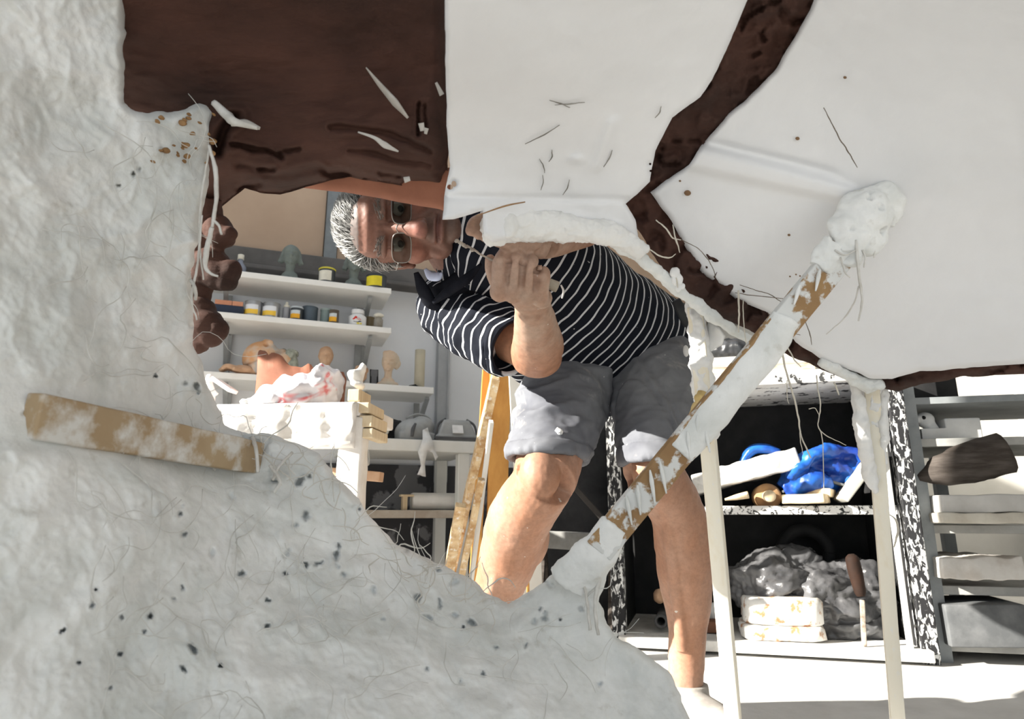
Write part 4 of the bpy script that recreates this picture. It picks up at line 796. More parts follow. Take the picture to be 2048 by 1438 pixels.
for pts, r in (([(418,290,.765),(431,340,.76),(432,400,.76),(424,455,.76)], [.0018,.0028,.0024,.002]), ([(424,455,.76),(412,505,.765),(411,535,.765),(424,549,.765),(436,553,.765)], [.003,.0035,.0018,.0012]), ([(424,440,.76),(437,450,.76),(443,468,.76)], [.002,.0014]), ([(428,205,.765),(455,232,.76),(470,244,.755),(515,256,.755)], [.004,.006,.005,.002]), ([(418,300,.765),(404,390,.77),(398,470,.775),(407,560,.775)], [.0012,.0016,.001]), ([(404,430,.765),(396,520,.775),(384,600,.78),(394,640,.785)], [.0012,.0016,.001]), ([(381,560,.78),(390,575,.77),(392,600,.78)], [.002,.002]), ([(452,880,.81),(440,905,.79),(428,940,.77)], [.003,.002]), ([(505,875,.82),(512,900,.80),(516,945,.79)], [.003,.002]), ([(540,930,.8),(560,960,.79),(548,985,.79)], [.002,.002]), ([(585,905,.83),(556,935,.81),(545,960,.8)], [.002,.002]), ([(1150,1150,.85),(1170,1180,.845),(1180,1260,.84)], [.003,.002,.002]), ([(1200,1150,.85),(1190,1210,.845),(1196,1270,.84)], [.003,.002])):
    strand(pts, r, STR, MT)
b = MB(); R = np.random.RandomState(4)
for i in range(26):
    x, y = 300+R.rand()*130, 228+R.rand()*100; s_ = .0010+.0030*R.rand()**2; b.ell(pc(x, y, float(SHELLD(x, y)[0])-.004), (s_*1.4, .003, s_), None, 10, 7)
stuff(obj('rust_speck', b.wob(.002, 120), mat('rust_stain', (.34, .20, .09), (.22, .12, .05), 40), MT))
# ---------------- brown clay model inside
CLAYD = tps([(250,-160,.60),(900,-160,.58),(450,150,.80),(700,150,.78),(890,150,.74),(250,200,.80),(450,330,.84),(700,300,.80),(880,320,.80),(430,420,.92),(560,385,.88),(880,385,.87)])
CRACKS = [([(462,288),(500,296),(535,304),(565,313)],4.5,.020),([(558,304),(598,296)],3.5,.012),([(518,338),(550,337)],3.5,.015),([(648,343),(700,350),(752,364)],6,.022),([(815,364),(850,370),(890,376)],6,.020),([(476,378),(520,366)],5,.012),([(838,205),(834,270)],3,.016),([(850,210),(852,262)],2.5,.010),([(660,255),(760,262),(860,300)],5,.010),([(480,330),(560,352),(640,338)],7,.010),([(700,300),(780,318),(860,330)],4,.008),([(436,300),(446,260),(470,236)],9,.03),([(760,345),(800,352)],4,.012)]
def cracks(P, V2):
    r = np.zeros(len(V2)); Q = V2+np.c_[fbm(P, 40, 2), fbm(P+3, 40, 2)]*7
    for pl, w_, dp in CRACKS:
        d = np.full(len(V2), 1e9)
        for a, b_ in zip(pl[:-1], pl[1:]):
            a = np.array(a, float); ab = np.array(b_, float)-a; t = np.clip(((Q-a)@ab)/(ab@ab), 0, 1); d = np.minimum(d, np.hypot(*(Q-a-t[:, None]*ab).T))
        r += dp*np.exp(-(d/w_)**2)-.25*dp*np.exp(-((d-2.2*w_)/w_)**2)
    return r
def clay_disp(P, V2, d): return -.022*fbm(P*[.5, 1, 1.3], 7, 3)-.008*fbm(P*[.45, 1, 2], 24, 4)+cracks(P, V2)
CT = thing('clay_sculpture', 'dark brown clay model, arm-like mass and face profile behind the plaster rim', 'sculpture', pc(500, 300, .9)*[1, 1, 0])
poly = [(180,-160),(905,-160),(900,200),(898,300),(893,384),(850,378),(790,368),(745,362),(700,354),(660,362),(610,374),(560,389),(520,386),(490,376),(462,398),(430,424),(300,430),(200,300)]
V, FC, _, _ = sheet(poly, CLAYD, 4.5, .06, clay_disp, 3, (), 45, .045, seed=4); link('clay_mass', mesh('c', V, FC), CLAY, CT)
# smooth pressed face below it
TD = tps([(560,340,.90),(900,340,.86),(600,390,.93),(900,430,.88)])
V, FC, _, _ = sheet([(560,335),(902,335),(900,428),(880,419),(830,410),(760,397),(690,385),(640,380),(580,372)], TD, 8, .03, lambda P, V2, d: -.003*fbm(P, 12, 3), 1, (), 10, .006, seed=5); link('smooth_clay_face', mesh('c', V, FC), TERRA, CT)
# lobes along the rim, like a face in profile
b = MB(); 
for x, y, c, r in ((442,470,.90,.0195),(458,466,.89,.0115),(436,462,.905,.022),(440,546,.90,.0245),(462,542,.89,.0150),(425,535,.905,.027),(452,560,.893,.016),(412,652,.90,.0245),(434,660,.893,.0155),(420,668,.896,.018),(402,625,.905,.02),(398,690,.90,.012)):
    b.ell(pc(x, y, c), (r, r*1.1, r), None, 24, 16)
b.tube([pc(400,395,.91), pc(398,520,.925), pc(385,600,.92), pc(385,700,.91)], [.030,.030,.022,.014]); me = vox(b, .003, 3); v = mv(me); v = v+mn(me)*(fbm(v, 34, 4)*.004)[:, None]; setv(me, v); link('profile_lobes', me, CLAY, CT)
SM = mat('plaster_drip', (.50, .48, .45), (.40, .37, .33), 30)
for pts, r in (([(732,135,.745),(760,170,.752),(790,205,.757),(816,236,.765)], [.0015,.006,.009,.003]), ([(716,264,.765),(748,275,.765),(770,290,.77),(797,303,.775)], [.001,.002,.004,.001]), ([(842,246,.752),(845,262,.755)], [.004,.003]), ([(853,256,.752),(851,268,.755)], [.003,.002]), ([(808,360,.80),(820,357,.80)], [.004,.003]), ([(872,165,.73),(884,190,.735)], [.002,.004]), ([(462,248,.79),(490,246,.79),(520,257,.79)], [.003,.005,.002])):
    b = MB(); b.tube([pc(*p) for p in pts], r, 8, flat=(RX*.7-UP*.7, .35)) ; obj('plaster_drip', b, SM, CT)
# clay layer under the right-hand plaster panels
PDC = tps([(885,-150,.50),(890,150,.66),(890,380,.82),(890,440,.80),(1100,150,.68),(1100,390,.88),(1280,420,.91),(1400,180,.78),(1560,-150,.60),(1250,480,.93)])
PDR = tps([(1290,400,.93),(1440,570,.98),(1550,640,1.0),(1730,750,1.02),(1930,740,.96),(2250,720,.86),(1545,140,.78),(1700,-150,.6),(1900,200,.74),(1750,450,.88),(2250,-150,.5),(1380,330,.88)])
LD = tps([(1260,400,.945),(1340,560,.97),(1500,660,1.02),(1735,770,1.05),(1930,750,.99),(2250,740,.9),(1400,250,.845),(1550,140,.80),(1750,-150,.63),(1400,-150,.62),(1700,400,.94),(2250,500,.9),(1200,380,.92)])
poly = [(1750,-160),(1420,-160),(1330,200),(1280,300),(1215,398),(1255,412),(1272,450),(1300,505),(1340,556),(1390,600),(1440,632),(1500,662),(1545,690),(1600,722),(1650,742),(1700,760),(1735,770),(1775,778),(1800,780),(1860,766),(1930,752),(2260,742),(2260,640),(1900,690),(1700,690),(1560,590),(1420,440),(1420,340),(1560,180),(1700,0)]
def clay2(P, V2, d): return -.026*fbm(P, 13, 3)-.016*fbm(P, 40, 4)+.014*sstep(.8, 1.0, ridge(P, 18, 2)-.3)
V, FC, _, _ = sheet(poly, LD, 5, .05, clay2, 6, (), 14, .014, seed=8); link('clay_seam', mesh('c', V, FC), CLAY, CT)
# ---------------- plaster panels
def smooth_disp(P, V2, d): return -.006*fbm(P, 4, 2)-.0016*fbm(P, 30, 3)-.002*np.clip(ridge(P*[1, 1, 1.6], 11, 2)-.85, 0, 1)
P1 = thing('plaster_cast', 'pale centre plaster panel above the man, with thick lower flange', 'panel', pc(1100, 300, .85)*[1, 1, 0])
def p1d(P, V2, d):
    x, y = V2.T
    rg = np.exp(-(((x-1205-(y-300)*-.35)/13)**2))*sstep(225, 250, y)*(1-sstep(330, 350, y))*.010       # raised seam
    lump = np.exp(-((x-1155)/16)**2-((y-318)/9)**2)*.010
    fl = np.exp(-((y-393-.02*(x-890))/7)**2)*.006
    return smooth_disp(P, V2, d)-rg-lump+fl*(x < 1260)-.006*np.clip(fbm(P*[1, 1, 3], 20, 3), 0, 1)*sstep(385, 410, y)
poly = [(889,-160),(890,100),(893,250),(901,330),(890,385),(884,440),(905,439),(930,432),(966,420),(968,470),(985,484),(1100,468),(1200,470),(1285,515),(1272,440),(1252,408),(1300,362),(1312,300),(1345,235),(1400,193),(1425,158),(1470,60),(1560,-160)]
V, FC, _, _ = sheet(poly, PDC, 4.5, .022, p1d, 3, (blob(900, 374, 6, 5), blob(908, 368, 5, 6), blob(1302, 342, 3, 2.4), blob(1300, 328, 2.4, 2.2)), 9, .007, seed=12); link('panel', mesh('p', V, FC), PLASTER2, P1)
# plaster-coated bar the left hand holds
b = MB(); b.tube([pc(968,452,.885), pc(1050,450,.895), pc(1150,458,.905), pc(1230,470,.915), pc(1285,505,.93)], [.0225,.0225,.018,.015,.012], 28, n=70)
b.ell(pc(1035,470,.882), (.010,.010,.009)); b.ell(pc(985,480,.885), (.015,.012,.006)); b.ell(pc(1020,450,.873), (.01,.012,.019)); v = b.V(); b.v = [v]; me = vox(b, .0022, 1); v = mv(me); v = v+mn(me)*(fbm(v, 34, 4)*.0045+np.clip(ridge(v, 60, 2)-.8, 0, 1)*.004)[:, None]; setv(me, v); link('coated_bar', me, PLW, P1)
# rim running down to the right
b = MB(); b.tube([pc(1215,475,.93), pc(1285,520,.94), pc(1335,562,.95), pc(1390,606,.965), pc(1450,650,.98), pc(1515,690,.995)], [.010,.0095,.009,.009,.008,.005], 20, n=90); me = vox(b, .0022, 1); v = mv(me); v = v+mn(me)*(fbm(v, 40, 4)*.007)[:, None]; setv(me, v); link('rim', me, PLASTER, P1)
b = MB(); b.tube([pc(952,432,.80), pc(1010,412,.84), pc(1050,404,.86)], [.0006,.0012,.0008], 6); obj('splinter', b, WOODB, P1)
P2 = thing('plaster_cast', 'large smooth white plaster panel at right with the brace end stuck on it', 'panel', pc(1750, 400, .85)*[1, 1, 0])
def p2d(P, V2, d):
    x, y = V2.T; t = (x-1385)/(1700-1385); yc = 300+t*75
    rg = np.exp(-((y-yc-14)/(26-8*t))**4)*sstep(1350, 1385, x)*(1-sstep(1690, 1730, x))*.014
    cr = np.exp(-((y-yc+22)/9)**2)*sstep(1380, 1440, x)*(1-sstep(1640, 1700, x))*.006
    return -.008*fbm(P, 3.5, 2)-.0012*fbm(P, 38, 3)-rg+cr
poly = [(1690,-160),(1620,20),(1548,145),(1500,190),(1452,235),(1402,292),(1378,330),(1322,368),(1300,386),(1340,440),(1368,490),(1405,548),(1442,574),(1476,602),(1530,622),(1565,650),(1592,684),(1650,722),(1700,742),(1735,756),(1785,758),(1840,742),(1930,735),(2260,715),(2260,-160)]
V, FC, _, _ = sheet(poly, PDR, 4.6, .02, p2d, 4, (), 10, .008, seed=15); link('panel', mesh('p', V, FC), PLASTER2, P2)
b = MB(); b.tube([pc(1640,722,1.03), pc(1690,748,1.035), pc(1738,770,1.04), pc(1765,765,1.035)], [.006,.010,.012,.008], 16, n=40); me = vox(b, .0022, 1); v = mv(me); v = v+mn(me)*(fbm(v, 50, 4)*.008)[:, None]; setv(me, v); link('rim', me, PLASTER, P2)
b = MB(); R = np.random.RandomState(9)
for x, y, s in ((1595,277,4),(1420,342,3),(1375,386,7),(1580,553,2),(1592,549,2),(1600,552,2),(1578,470,3),(1360,362,2.5),(1690,155,3)): b.ell(pc(x, y, float(PDR(x, y)[0])-.002), (s*.0007, s*.0003, s*.0006), None, 10, 8)
obj('clay_speck', b, mat('clay_speck', (.22, .13, .07)), P2)
# thin root-like fibres on panel and seam
def fibreset(lst, m, parent, r):
    for pts in lst: strand(pts, r, m, parent, 'fibre')
RF = flat('dry_fibre', (.16, .13, .10), .9); PF = flat('pale_fibre', (.62, .58, .5), .9)
fibreset([[(1360,478,.92),(1400,500,.925),(1425,535,.93),(1431,556,.93)], [(1648,215,.76),(1670,260,.775),(1700,310,.80),(1715,335,.81)], [(1480,570,.955),(1540,590,.96),(1575,612,.965)], [(1470,585,.955),(1500,590,.96),(1590,600,.96)], [(1535,625,.97),(1560,660,.985),(1600,670,.99)], [(1610,640,.965),(1620,670,.975),(1623,690,.985)]], RF, P2, [.0005, .0007, .0004])
fibreset([[(1312,440,.905),(1330,455,.90),(1345,475,.90),(1362,480,.91)], [(1345,450,.905),(1352,480,.90),(1360,505,.91)], [(1285,490,.925),(1320,512,.91),(1340,515,.91),(1352,508,.91)], [(1352,555,.94),(1356,575,.94)]], PF, CT, [.0008, .0012, .0006])
b = MB(); 
for x, y, r in ((1350,545,.007),(1354,560,.008),(1358,574,.005),(1365,572,.004)): b.ell(pc(x, y, .945), (r, r*.7, r*1.2), None, 14, 10)
b.wob(.004, 60); obj('plaster_drip', b, PLW, CT)
fibreset([[(x, y, float(PDC(x, y)[0])-.004), (x+dx*.5+3, y+dy*.5, float(PDC(x+dx*.5, y+dy*.5)[0])-.004), (x+dx, y+dy, float(PDC(x+dx, y+dy)[0])-.004)] for x, y, dx, dy in ((1079,318,10,28),(1104,300,-6,24),(1120,250,-70,38),(1140,215,-40,-14),(1170,205,-60,5),(1085,350,-4,30),(1138,360,-12,30),(1225,300,-18,34),(1310,235,12,-22))], mat('dark_scratch', (.16, .15, .13), (.3, .29, .27), 40), P1, [.0004, .0008, .0004])
FH = [([(1476,580,.955),(1478,620,.955),(1477,665,.96)], .0013), ([(1486,600,.96),(1488,650,.96),(1496,720,.965),(1490,760,.965)], .0006), ([(1563,690,.985),(1570,735,.985),(1585,785,.985),(1597,835,.985),(1602,870,.985),(1622,916,.985)], .0014), ([(1598,845,.985),(1601,880,.985),(1606,910,.985)], .0007), ([(1572,690,.985),(1590,720,.985),(1602,735,.985)], .0010), ([(1633,750,1.0),(1638,790,1.0),(1641,815,1.0),(1636,850,1.0),(1645,880,1.0),(1648,985,1.0)], .0009), ([(1640,862,1.0),(1660,875,1.0),(1692,890,1.0)], .0007), ([(1618,818,1.0),(1630,816,1.0),(1639,832,1.0)], .0006), ([(1668,765,1.01),(1674,780,1.01),(1678,790,1.01)], .0012), ([(1574,760,.985),(1575,795,.985),(1578,808,.985)], .0006)]
for pts, r in FH: strand(pts, [r*1.2, r, r*.7], PF, P2, 'hanging_fibre')
for pts, r in (([(1525,1030,1.2),(1520,1055,1.2),(1530,1075,1.2),(1537,1084,1.2)], .0008), ([(1472,1040,1.2),(1490,1065,1.2),(1510,1090,1.2)], .0004), ([(1640,1045,1.2),(1655,1065,1.2),(1678,1088,1.2)], .0005)): pass
# ---------------- diagonal brace
BT = thing('wooden_brace', 'diagonal wooden brace smeared with plaster, from white panel down to the mould', 'brace', pc(1450, 800, .81)*[1, 1, 0])
a0, a1 = pc(1768, 402, .835), pc(1196, 1100, .835); dB = N(a1-a0); sB = N(np.cross(dB, FW))
BMAT = mat('plaster_smeared_wood', (.36, .23, .11), (.27, .16, .075), 10, .35, .6, .75, .35, 40, c3=((.66, .67, .66), .50, .55), dist=.6)
b = MB(); b.bar(a0, a1, .038, .016, sB, 40, .0008); obj('batten', b, BMAT, BT, bevel=.0015)
def wrap(p, rad, name, amp=.003, fl=.55, m=PLASTER, n=80, sc=30):
    b = MB(); b.tube([pc(*q) for q in p], rad, 28, n=n, flat=(sB, fl)); me = vox(b, .0022, 1); v = mv(me); v = v+mn(me)*(fbm(v, sc, 4)*amp)[:, None]; setv(me, v); return link(name, me, m, BT)
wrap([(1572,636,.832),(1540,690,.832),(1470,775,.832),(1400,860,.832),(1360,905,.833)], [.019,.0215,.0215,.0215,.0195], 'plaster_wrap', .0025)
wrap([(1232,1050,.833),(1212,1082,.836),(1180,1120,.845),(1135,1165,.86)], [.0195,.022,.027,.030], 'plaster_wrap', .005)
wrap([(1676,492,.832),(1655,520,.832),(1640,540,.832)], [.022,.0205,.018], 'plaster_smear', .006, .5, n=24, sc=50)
for (x, y, L, wd, an) in ((1300,975,70,.0030,.15),(1275,1000,60,.003,.1),(1252,1020,60,.003,.2),(1395,850,40,.003,0),(1410,880,50,.0028,.2),(1375,890,56,.003,.1),(1320,955,64,.0028,.2),(1600,590,40,.0030,-.3),(1640,560,44,.003,-.2)):
    b = MB(); dd_ = np.array([math.sin(an), 1.]); p = [pc(x+dd_[0]*t*L, y+(t-.5)*L*1.0, .8225) for t in (0, .3, .6, 1)]; b.tube(p, [.001, wd, wd*.8, .001], 8, flat=(RX, .8)); obj('plaster_drip', b, PLASTER, BT)
# lump of plaster and fibre that glues the brace to the panel
b = MB()
for x, y, c, r in ((1735,430,.835,.036),(1765,405,.84,.026),(1700,460,.832,.030),(1740,470,.832,.026),(1690,500,.83,.020),(1775,425,.842,.02)): b.ell(pc(x, y, c), (r, r*.55, r), None, 24, 16)
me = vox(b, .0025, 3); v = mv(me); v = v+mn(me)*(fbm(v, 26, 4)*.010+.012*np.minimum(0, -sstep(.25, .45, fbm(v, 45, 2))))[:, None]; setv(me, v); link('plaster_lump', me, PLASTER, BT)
for pts, r in (([(1712,480,.815),(1715,520,.815),(1719,560,.818),(1724,600,.82),(1718,642,.825)], .0016), ([(1718,572,.82),(1706,610,.83),(1685,640,.84),(1652,668,.85)], .0009), ([(1745,480,.82),(1748,500,.82),(1749,515,.82)], .0013), ([(1725,500,.815),(1730,515,.815),(1728,535,.815)], .0012), ([(1670,500,.82),(1690,510,.815),(1712,500,.815)], .0012), ([(1680,515,.82),(1690,545,.815),(1700,555,.815)], .001)):
    strand(pts, [r*1.2, r, r*.6], STR, BT, 'strand')
# ---------------- struts
def strut(label, top, bot, c, wpx, dep, coat, seed):
    a = pc(*top, c[0]); e = atz(bot[0], bot[1], 0.0); 
    t = thing('wooden_strut', label, 'strut', e); W = wpx*c[0]/F
    b = MB(); b.bar(e, a, W, dep, N([.90, -.44, 0]), 14, .0008, seed); obj('post', b, mat('strut_wood_%d' % seed, (.84, .80, .69), (.76, .66, .47), 6, .5, .85, .7, .15, 30, stretch=(6, 6, .8), c3=((.8, .8, .78), .6, .75)), t, bevel=.0015)
    b = MB(); d = N(e-a)
    for (f0, f1, r0, r1) in coat: b.tube([a+(e-a)*f0, a+(e-a)*(f0*.6+f1*.4), a+(e-a)*f1], [r0, (r0+r1)/2, r1], 20, n=40)
    me = vox(b, .0022, 1); v = mv(me); v = v+mn(me)*(fbm(v, 40, 4)*.006+np.clip(ridge(v*[1.4, 1.4, .7], 38, 2)-.8, 0, 1)*.005)[:, None]; setv(me, v); link('plaster_coat', me, PLW, t)
    return t, a, e
ST1 = strut('pale wooden strut beside the man\'s left leg, plaster-coated at its top', (1392, 612), (1474, 1520), (1.03, 0), 30, .028, [(-.01, .28, .0145, .016)], 1)
b = MB(); b.ell(pc(1400,830,1.01), (.016,.012,.022)); b.ell(pc(1408,870,1.01), (.014,.012,.02)); b.ell(pc(1404,800,1.012), (.012,.01,.018)); b.wob(.010, 40); obj('yellow_foam', b, mat('yellow_foam', (.66, .50, .24), (.55, .40, .16), 30), ST1[0])
b = MB(); V, FC, _, _ = sheet([(1415,640),(1440,655),(1452,672),(1445,690),(1420,705),(1412,690)], tps([(1415,640,1.03),(1450,670,1.0),(1415,705,1.03),(1435,690,1.02)]), 4, .006, lambda P, V2, d: -.004*fbm(P, 40, 3), 2, (), 5, .002); link('plaster_web', mesh('w', V, FC), PLW, ST1[0])
ST2 = strut('pale wooden strut at right under the big white panel, plaster-coated at its top', (1741, 752), (1800, 1500), (1.08, 0), 27, .030, [(.0, .13, .0145, .015)], 2)
b = MB(); b.tube([pc(1712,760,1.07), pc(1722,850,1.07), pc(1740,950,1.08), pc(1752,985,1.08)], [.007,.012,.010,.003], 18, n=40); b.tube([pc(1768,775,1.07), pc(1768,850,1.07), pc(1770,930,1.08)], [.006,.008,.004], 12, n=30); me = vox(b, .0022, 1); v = mv(me); v = v+mn(me)*(fbm(v, 45, 4)*.006)[:, None]; setv(me, v); link('plaster_drip', me, PLW, ST2[0])
strand([(1780,1030,1.09),(1792,1040,1.09),(1796,1060,1.09),(1792,1080,1.09),(1788,1095,1.09)], [.001, .002, .001], PF, ST2[0], 'hanging_fibre')
# ------------------------------------------------------------------ the man
PT = thing('person', 'man bending sideways in glasses, striped navy shirt and grey shorts, working with a thin tool', 'person', atz(1200, 1430, 0.0))
# joints
HR, HL = pc(1150, 722, 1.50), pc(1310, 690, 1.53)
KR, KL = pc(1088, 962, 1.155), pc(1305, 945, 1.21)
NB = pc(932, 534, 1.30); SR, SL = pc(898, 608, 1.37), pc(1035, 425, 1.17)
ER, WR = pc(1072, 700, 1.17), pc(1066, 610, .995)
EL, WL = pc(1200, 430, 1.12), pc(1088, 482, .965)
HCc = pc(788, 450, 1.21)
HA = cv(.04, .97, .26); Hf = cv(.21, -.25, .945); Hu = N(np.cross(Hf, HA)); HA = N(np.cross(Hu, Hf)); HAX = np.array([HA, Hu, Hf])
def hp(a, b_, c): return HCc+HAX.T@np.array([a, b_, c])
def fing(b, pts, r, seg=14): b.tube(pts, r, seg, n=26); b.ell(pts[-1], r[-1]*1.0, None, 12, 8); b.ell(pts[0], r[0], None, 12, 8)
B = MB()
# head
B.ell(hp(0, .022, -.018), (.075, .076, .096), HAX, 40, 28); B.ell(hp(0, -.03, .02), (.066, .085, .068), HAX, 36, 24); B.ell(hp(0, -.072, .028), (.056, .042, .052), HAX, 30, 20); B.ell(hp(0, -.100, .062), (.026, .019, .021), HAX)
B.ell(hp(0, .038, .048), (.058, .044, .040), HAX)
for s in (-1, 1): B.ell(hp(.031*s, .0015, .0712), (.0165, .0100, .0145), HAX)
B.tube([hp(0, .024, .068), hp(0, .004, .083), hp(0, -.016, .0965), hp(0, -.037, .1085)], [.011, .0098, .0120, .0165], 18, n=20); B.ell(hp(0, -.039, .112), (.0175, .0150, .0165), HAX)
for s in (-1, 1):
    B.ell(hp(.013*s, -.043, .098), (.0105, .009, .013), HAX); B.ell(hp(.030*s, .021, .074), (.026, .0085, .013), HAX); B.ell(hp(.040*s, -.034, .058), (.026, .026, .024), HAX); B.ell(hp(.034*s, -.080, .052), (.024, .024, .024), HAX)
    B.ell(hp(.076*s, -.008, -.018), (.009, .028, .017), HAX); B.ell(hp(.079*s, .008, -.022), (.008, .013, .013), HAX); B.ell(hp(.076*s, -.032, -.012), (.007, .010, .008), HAX)
B.ell(hp(0, -.068, .070), (.034, .026, .024), HAX); B.ell(hp(0, -.0665, .089), (.025, .0065, .008), HAX); B.ell(hp(0, -.0785, .0875), (.022, .0075, .008), HAX)
# neck, trunk core, shoulders (under the clothes)
B.tube([hp(0, -.03, -.03), hp(0, -.09, -.03), NB+(SR+SL-2*NB)*.15], [.060, .062, .064], 28, n=24)
mid = (SR+SL)/2; HC = (HR+HL)/2
B.tube([NB, mid*.75+HC*.25, mid*.4+HC*.6, HC], [.06, .085, .09, .09], 28, n=30); B.tube([SR, mid, SL], [.035, .06, .035], 24, n=20); B.tube([HR, HC, HL], [.075, .08, .075], 24, n=16)
# right arm
B.tube([SR, (SR+ER)/2+UP*-.005, ER], [.034, .044, .044], 26, n=30)
B.ell(pc(1078, 716, 1.165), (.042, .040, .036)); 
B.tube([pc(1070, 712, 1.175), pc(1076, 690, 1.12), pc(1072, 655, 1.06), WR], [.046, .045, .037, .0275], 28, n=36, flat=(RX, .92))
# right hand: fist round the tool, back of the fingers to the lens
PALM = [pc(1003, 574, .945), pc(1080, 590, .955)]
B.tube([WR, pc(1058, 596, .968), pc(1045, 572, .945)], [.027, .029, .030], 22, n=16, flat=(RX, .7))
B.tube([pc(1006, 566, .945), pc(1045, 572, .945), pc(1082, 586, .95)], [.019, .022, .017], 18, n=16)
B.ell(pc(1020, 560, .955), (.024, .026, .02)); B.ell(pc(1085, 596, .96), (.015, .015, .016))
FG = [((1000, 582, .930), (1002, 528, .914), (1010, 514, .932), (1016, 535, .956), .0130), ((1027, 588, .924), (1032, 524, .905), (1036, 512, .926), (1036, 538, .952), .0118), ((1054, 592, .926), (1060, 534, .908), (1063, 524, .928), (1058, 550, .952), .0116), ((1081, 597, .936), (1086, 556, .920), (1086, 546, .936), (1078, 566, .954), .0108)]
for a, b_, c, d, r in FG:
    fing(B, [pc(*a), (pc(*a)+pc(*b_))/2-FW*.002, pc(*b_)], [r*1.05, r*.98, r*1.02]); fing(B, [pc(*b_), pc(*c), pc(*d)], [r*1.0, r*.95, r*.88]); B.ell(pc(*a)+FW*.003, r*1.2)
fing(B, [pc(1012, 578, .962), pc(993, 558, .955), pc(984, 535, .948), pc(980, 519, .944)], [.016, .0125, .0115, .0085])
# left arm and hand behind the coated bar
B.tube([SL, (SL+EL)/2, EL], [.052, .046, .042], 24, n=24); B.tube([EL, (EL+WL)/2, WL], [.042, .038, .028], 24, n=24)
B.tube([WL, pc(1060, 474, .945), pc(1012, 455, .945)], [.027, .030, .028], 22, n=18, flat=(UP, .65))
B.ell(pc(1040, 482, .925), (.034, .018, .018)); fing(B, [pc(1050, 484, .93), pc(1020, 484, .912), pc(992, 478, .905)], [.016, .013, .010])
for pts, r in (([(1015, 440, .945), (975, 436, .935), (950, 444, .918), (941, 462, .905)], .0088), ([(1015, 452, .945), (985, 448, .935), (966, 452, .920), (957, 470, .910)], .0086), ([(1018, 462, .945), (992, 462, .935), (976, 466, .92), (972, 476, .915)], .0084), ([(1020, 470, .945), (1000, 474, .935), (985, 478, .925)], .0076)):
    fing(B, [pc(*p) for p in pts], [r*1.1, r, r*.98, r*.85])
# legs
AR, AL = pc(935, 1322, 1.31), pc(1371, 1372, 1.25)
B.tube([HR, HR*.5+KR*.5+UP*.01, KR*.85+HR*.15, KR], [.070, .066, .061, .057], 30, n=36)
B.ell(pc(1080, 948, 1.133), (.036, .030, .046)); B.tube([KR, pc(1038, 1040, 1.205), pc(1018, 1110, 1.245), pc(995, 1180, 1.275), AR], [.055, .059, .0575, .048, .033], 30, n=50)
B.ell(pc(1058, 1070, 1.26), (.040, .05, .062)); B.tube([pc(1060, 1000, 1.145), pc(1005, 1120, 1.20), pc(950, 1290, 1.28)], [.018, .014, .012], 14, n=30)
B.tube([HL, HL*.5+KL*.5, KL*.85+HL*.15, KL], [.070, .066, .060, .055], 30, n=36)
B.ell(pc(1302, 942, 1.190), (.036, .030, .045)); B.tube([KL, pc(1352, 1020, 1.235), pc(1366, 1090, 1.25), pc(1369, 1150, 1.255), pc(1375, 1210, 1.255), pc(1375, 1260, 1.255), AL], [.054, .051, .0545, .052, .0445, .0365, .0325], 30, n=60)
B.ell(pc(1385, 1110, 1.275), (.034, .05, .07)); B.tube([pc(1335, 1020, 1.205), pc(1350, 1150, 1.217), pc(1365, 1300, 1.228)], [.016, .014, .012], 14, n=30)
# feet (mostly hidden)
def foot(A, dirv, b):
    d = N(np.array(dirv)*[1, 1, 0]); s = np.cross(UZ, d); g = A*[1, 1, 0]
    b.tube([A, g+UZ*.055], [.035, .036], 20, n=8); b.tube([g-d*.055+UZ*.032, g+d*.03+UZ*.042, g+d*.10+UZ*.030, g+d*.17+UZ*.020], [.032, .040, .042, .022], 22, n=24, flat=(s, .75))
    return d, s, g
dR = foot(AR, (-.25, -.9, 0), B); dL = foot(AL, (.25, -.9, 0), B)
me = vox(B, .0026, 4, 'person_body'); v = mv(me); nn = mn(me)
# face modelling in head coordinates
l = (v-HCc)@HAX.T; near = np.linalg.norm(l-[0, 0, .03], axis=1) < .16; a, bb, c = l.T; front = near & (c > .02)
def G(ca, cb, ra, rb): return np.exp(-((a-ca)/ra)**2-((bb-cb)/rb)**2)*front
off = np.zeros(len(v))
for s in (-1, 1):
    off -= .0075*G(.031*s, -.008, .016, .007); off -= .004*G(.031*s, .012, .016, .004); off += .002*G(.031*s, -.020, .014, .006)
    for t_ in np.linspace(0, 1, 7): off -= .0030*G((.021+.020*t_)*s, -.036-.046*t_, .006, .008)
    off -= .003*G(.027*s, -.0735, .005, .005)
off -= .0065*np.exp(-((bb+.0715+6.0*a*a)/.0030)**2)*(1-sstep(.024, .031, np.abs(a)))*front
off -= .002*G(0, -.090, .02, .005)
off += .0013*np.sin((bb-.02)/.0035)*sstep(.028, .036, bb)*(1-sstep(.062, .070, bb))*front*(np.abs(a) < .045)
for s in (-1, 1): off -= .002*G(.006*s, .024, .002, .010)
off += .0006*fbm(v, 160, 2)*near
v = v+nn*off[:, None]
def groove(p0, p1, rad, dep):
    global v
    d_ = p1-p0; t_ = np.clip(((v-p0)@d_)/(d_@d_), 0, 1); w_ = np.linalg.norm(v-p0-t_[:, None]*d_, axis=1); v = v-nn*(dep*np.exp(-(w_/rad)**2))[:, None]
for i in range(3):
    A_, B_ = FG[i], FG[i+1]
    m0 = (pc(*A_[0])+pc(*B_[0]))/2-FW*.010; m1 = (pc(*A_[1])+pc(*B_[1]))/2-FW*.010; groove(m0*.7+m1*.3, m1, .0036, .0095); groove(m1, (pc(*A_[2])+pc(*B_[2]))/2, .0045, .009)
groove(pc(1002, 595, .945), pc(1095, 604, .965), .006, .003)
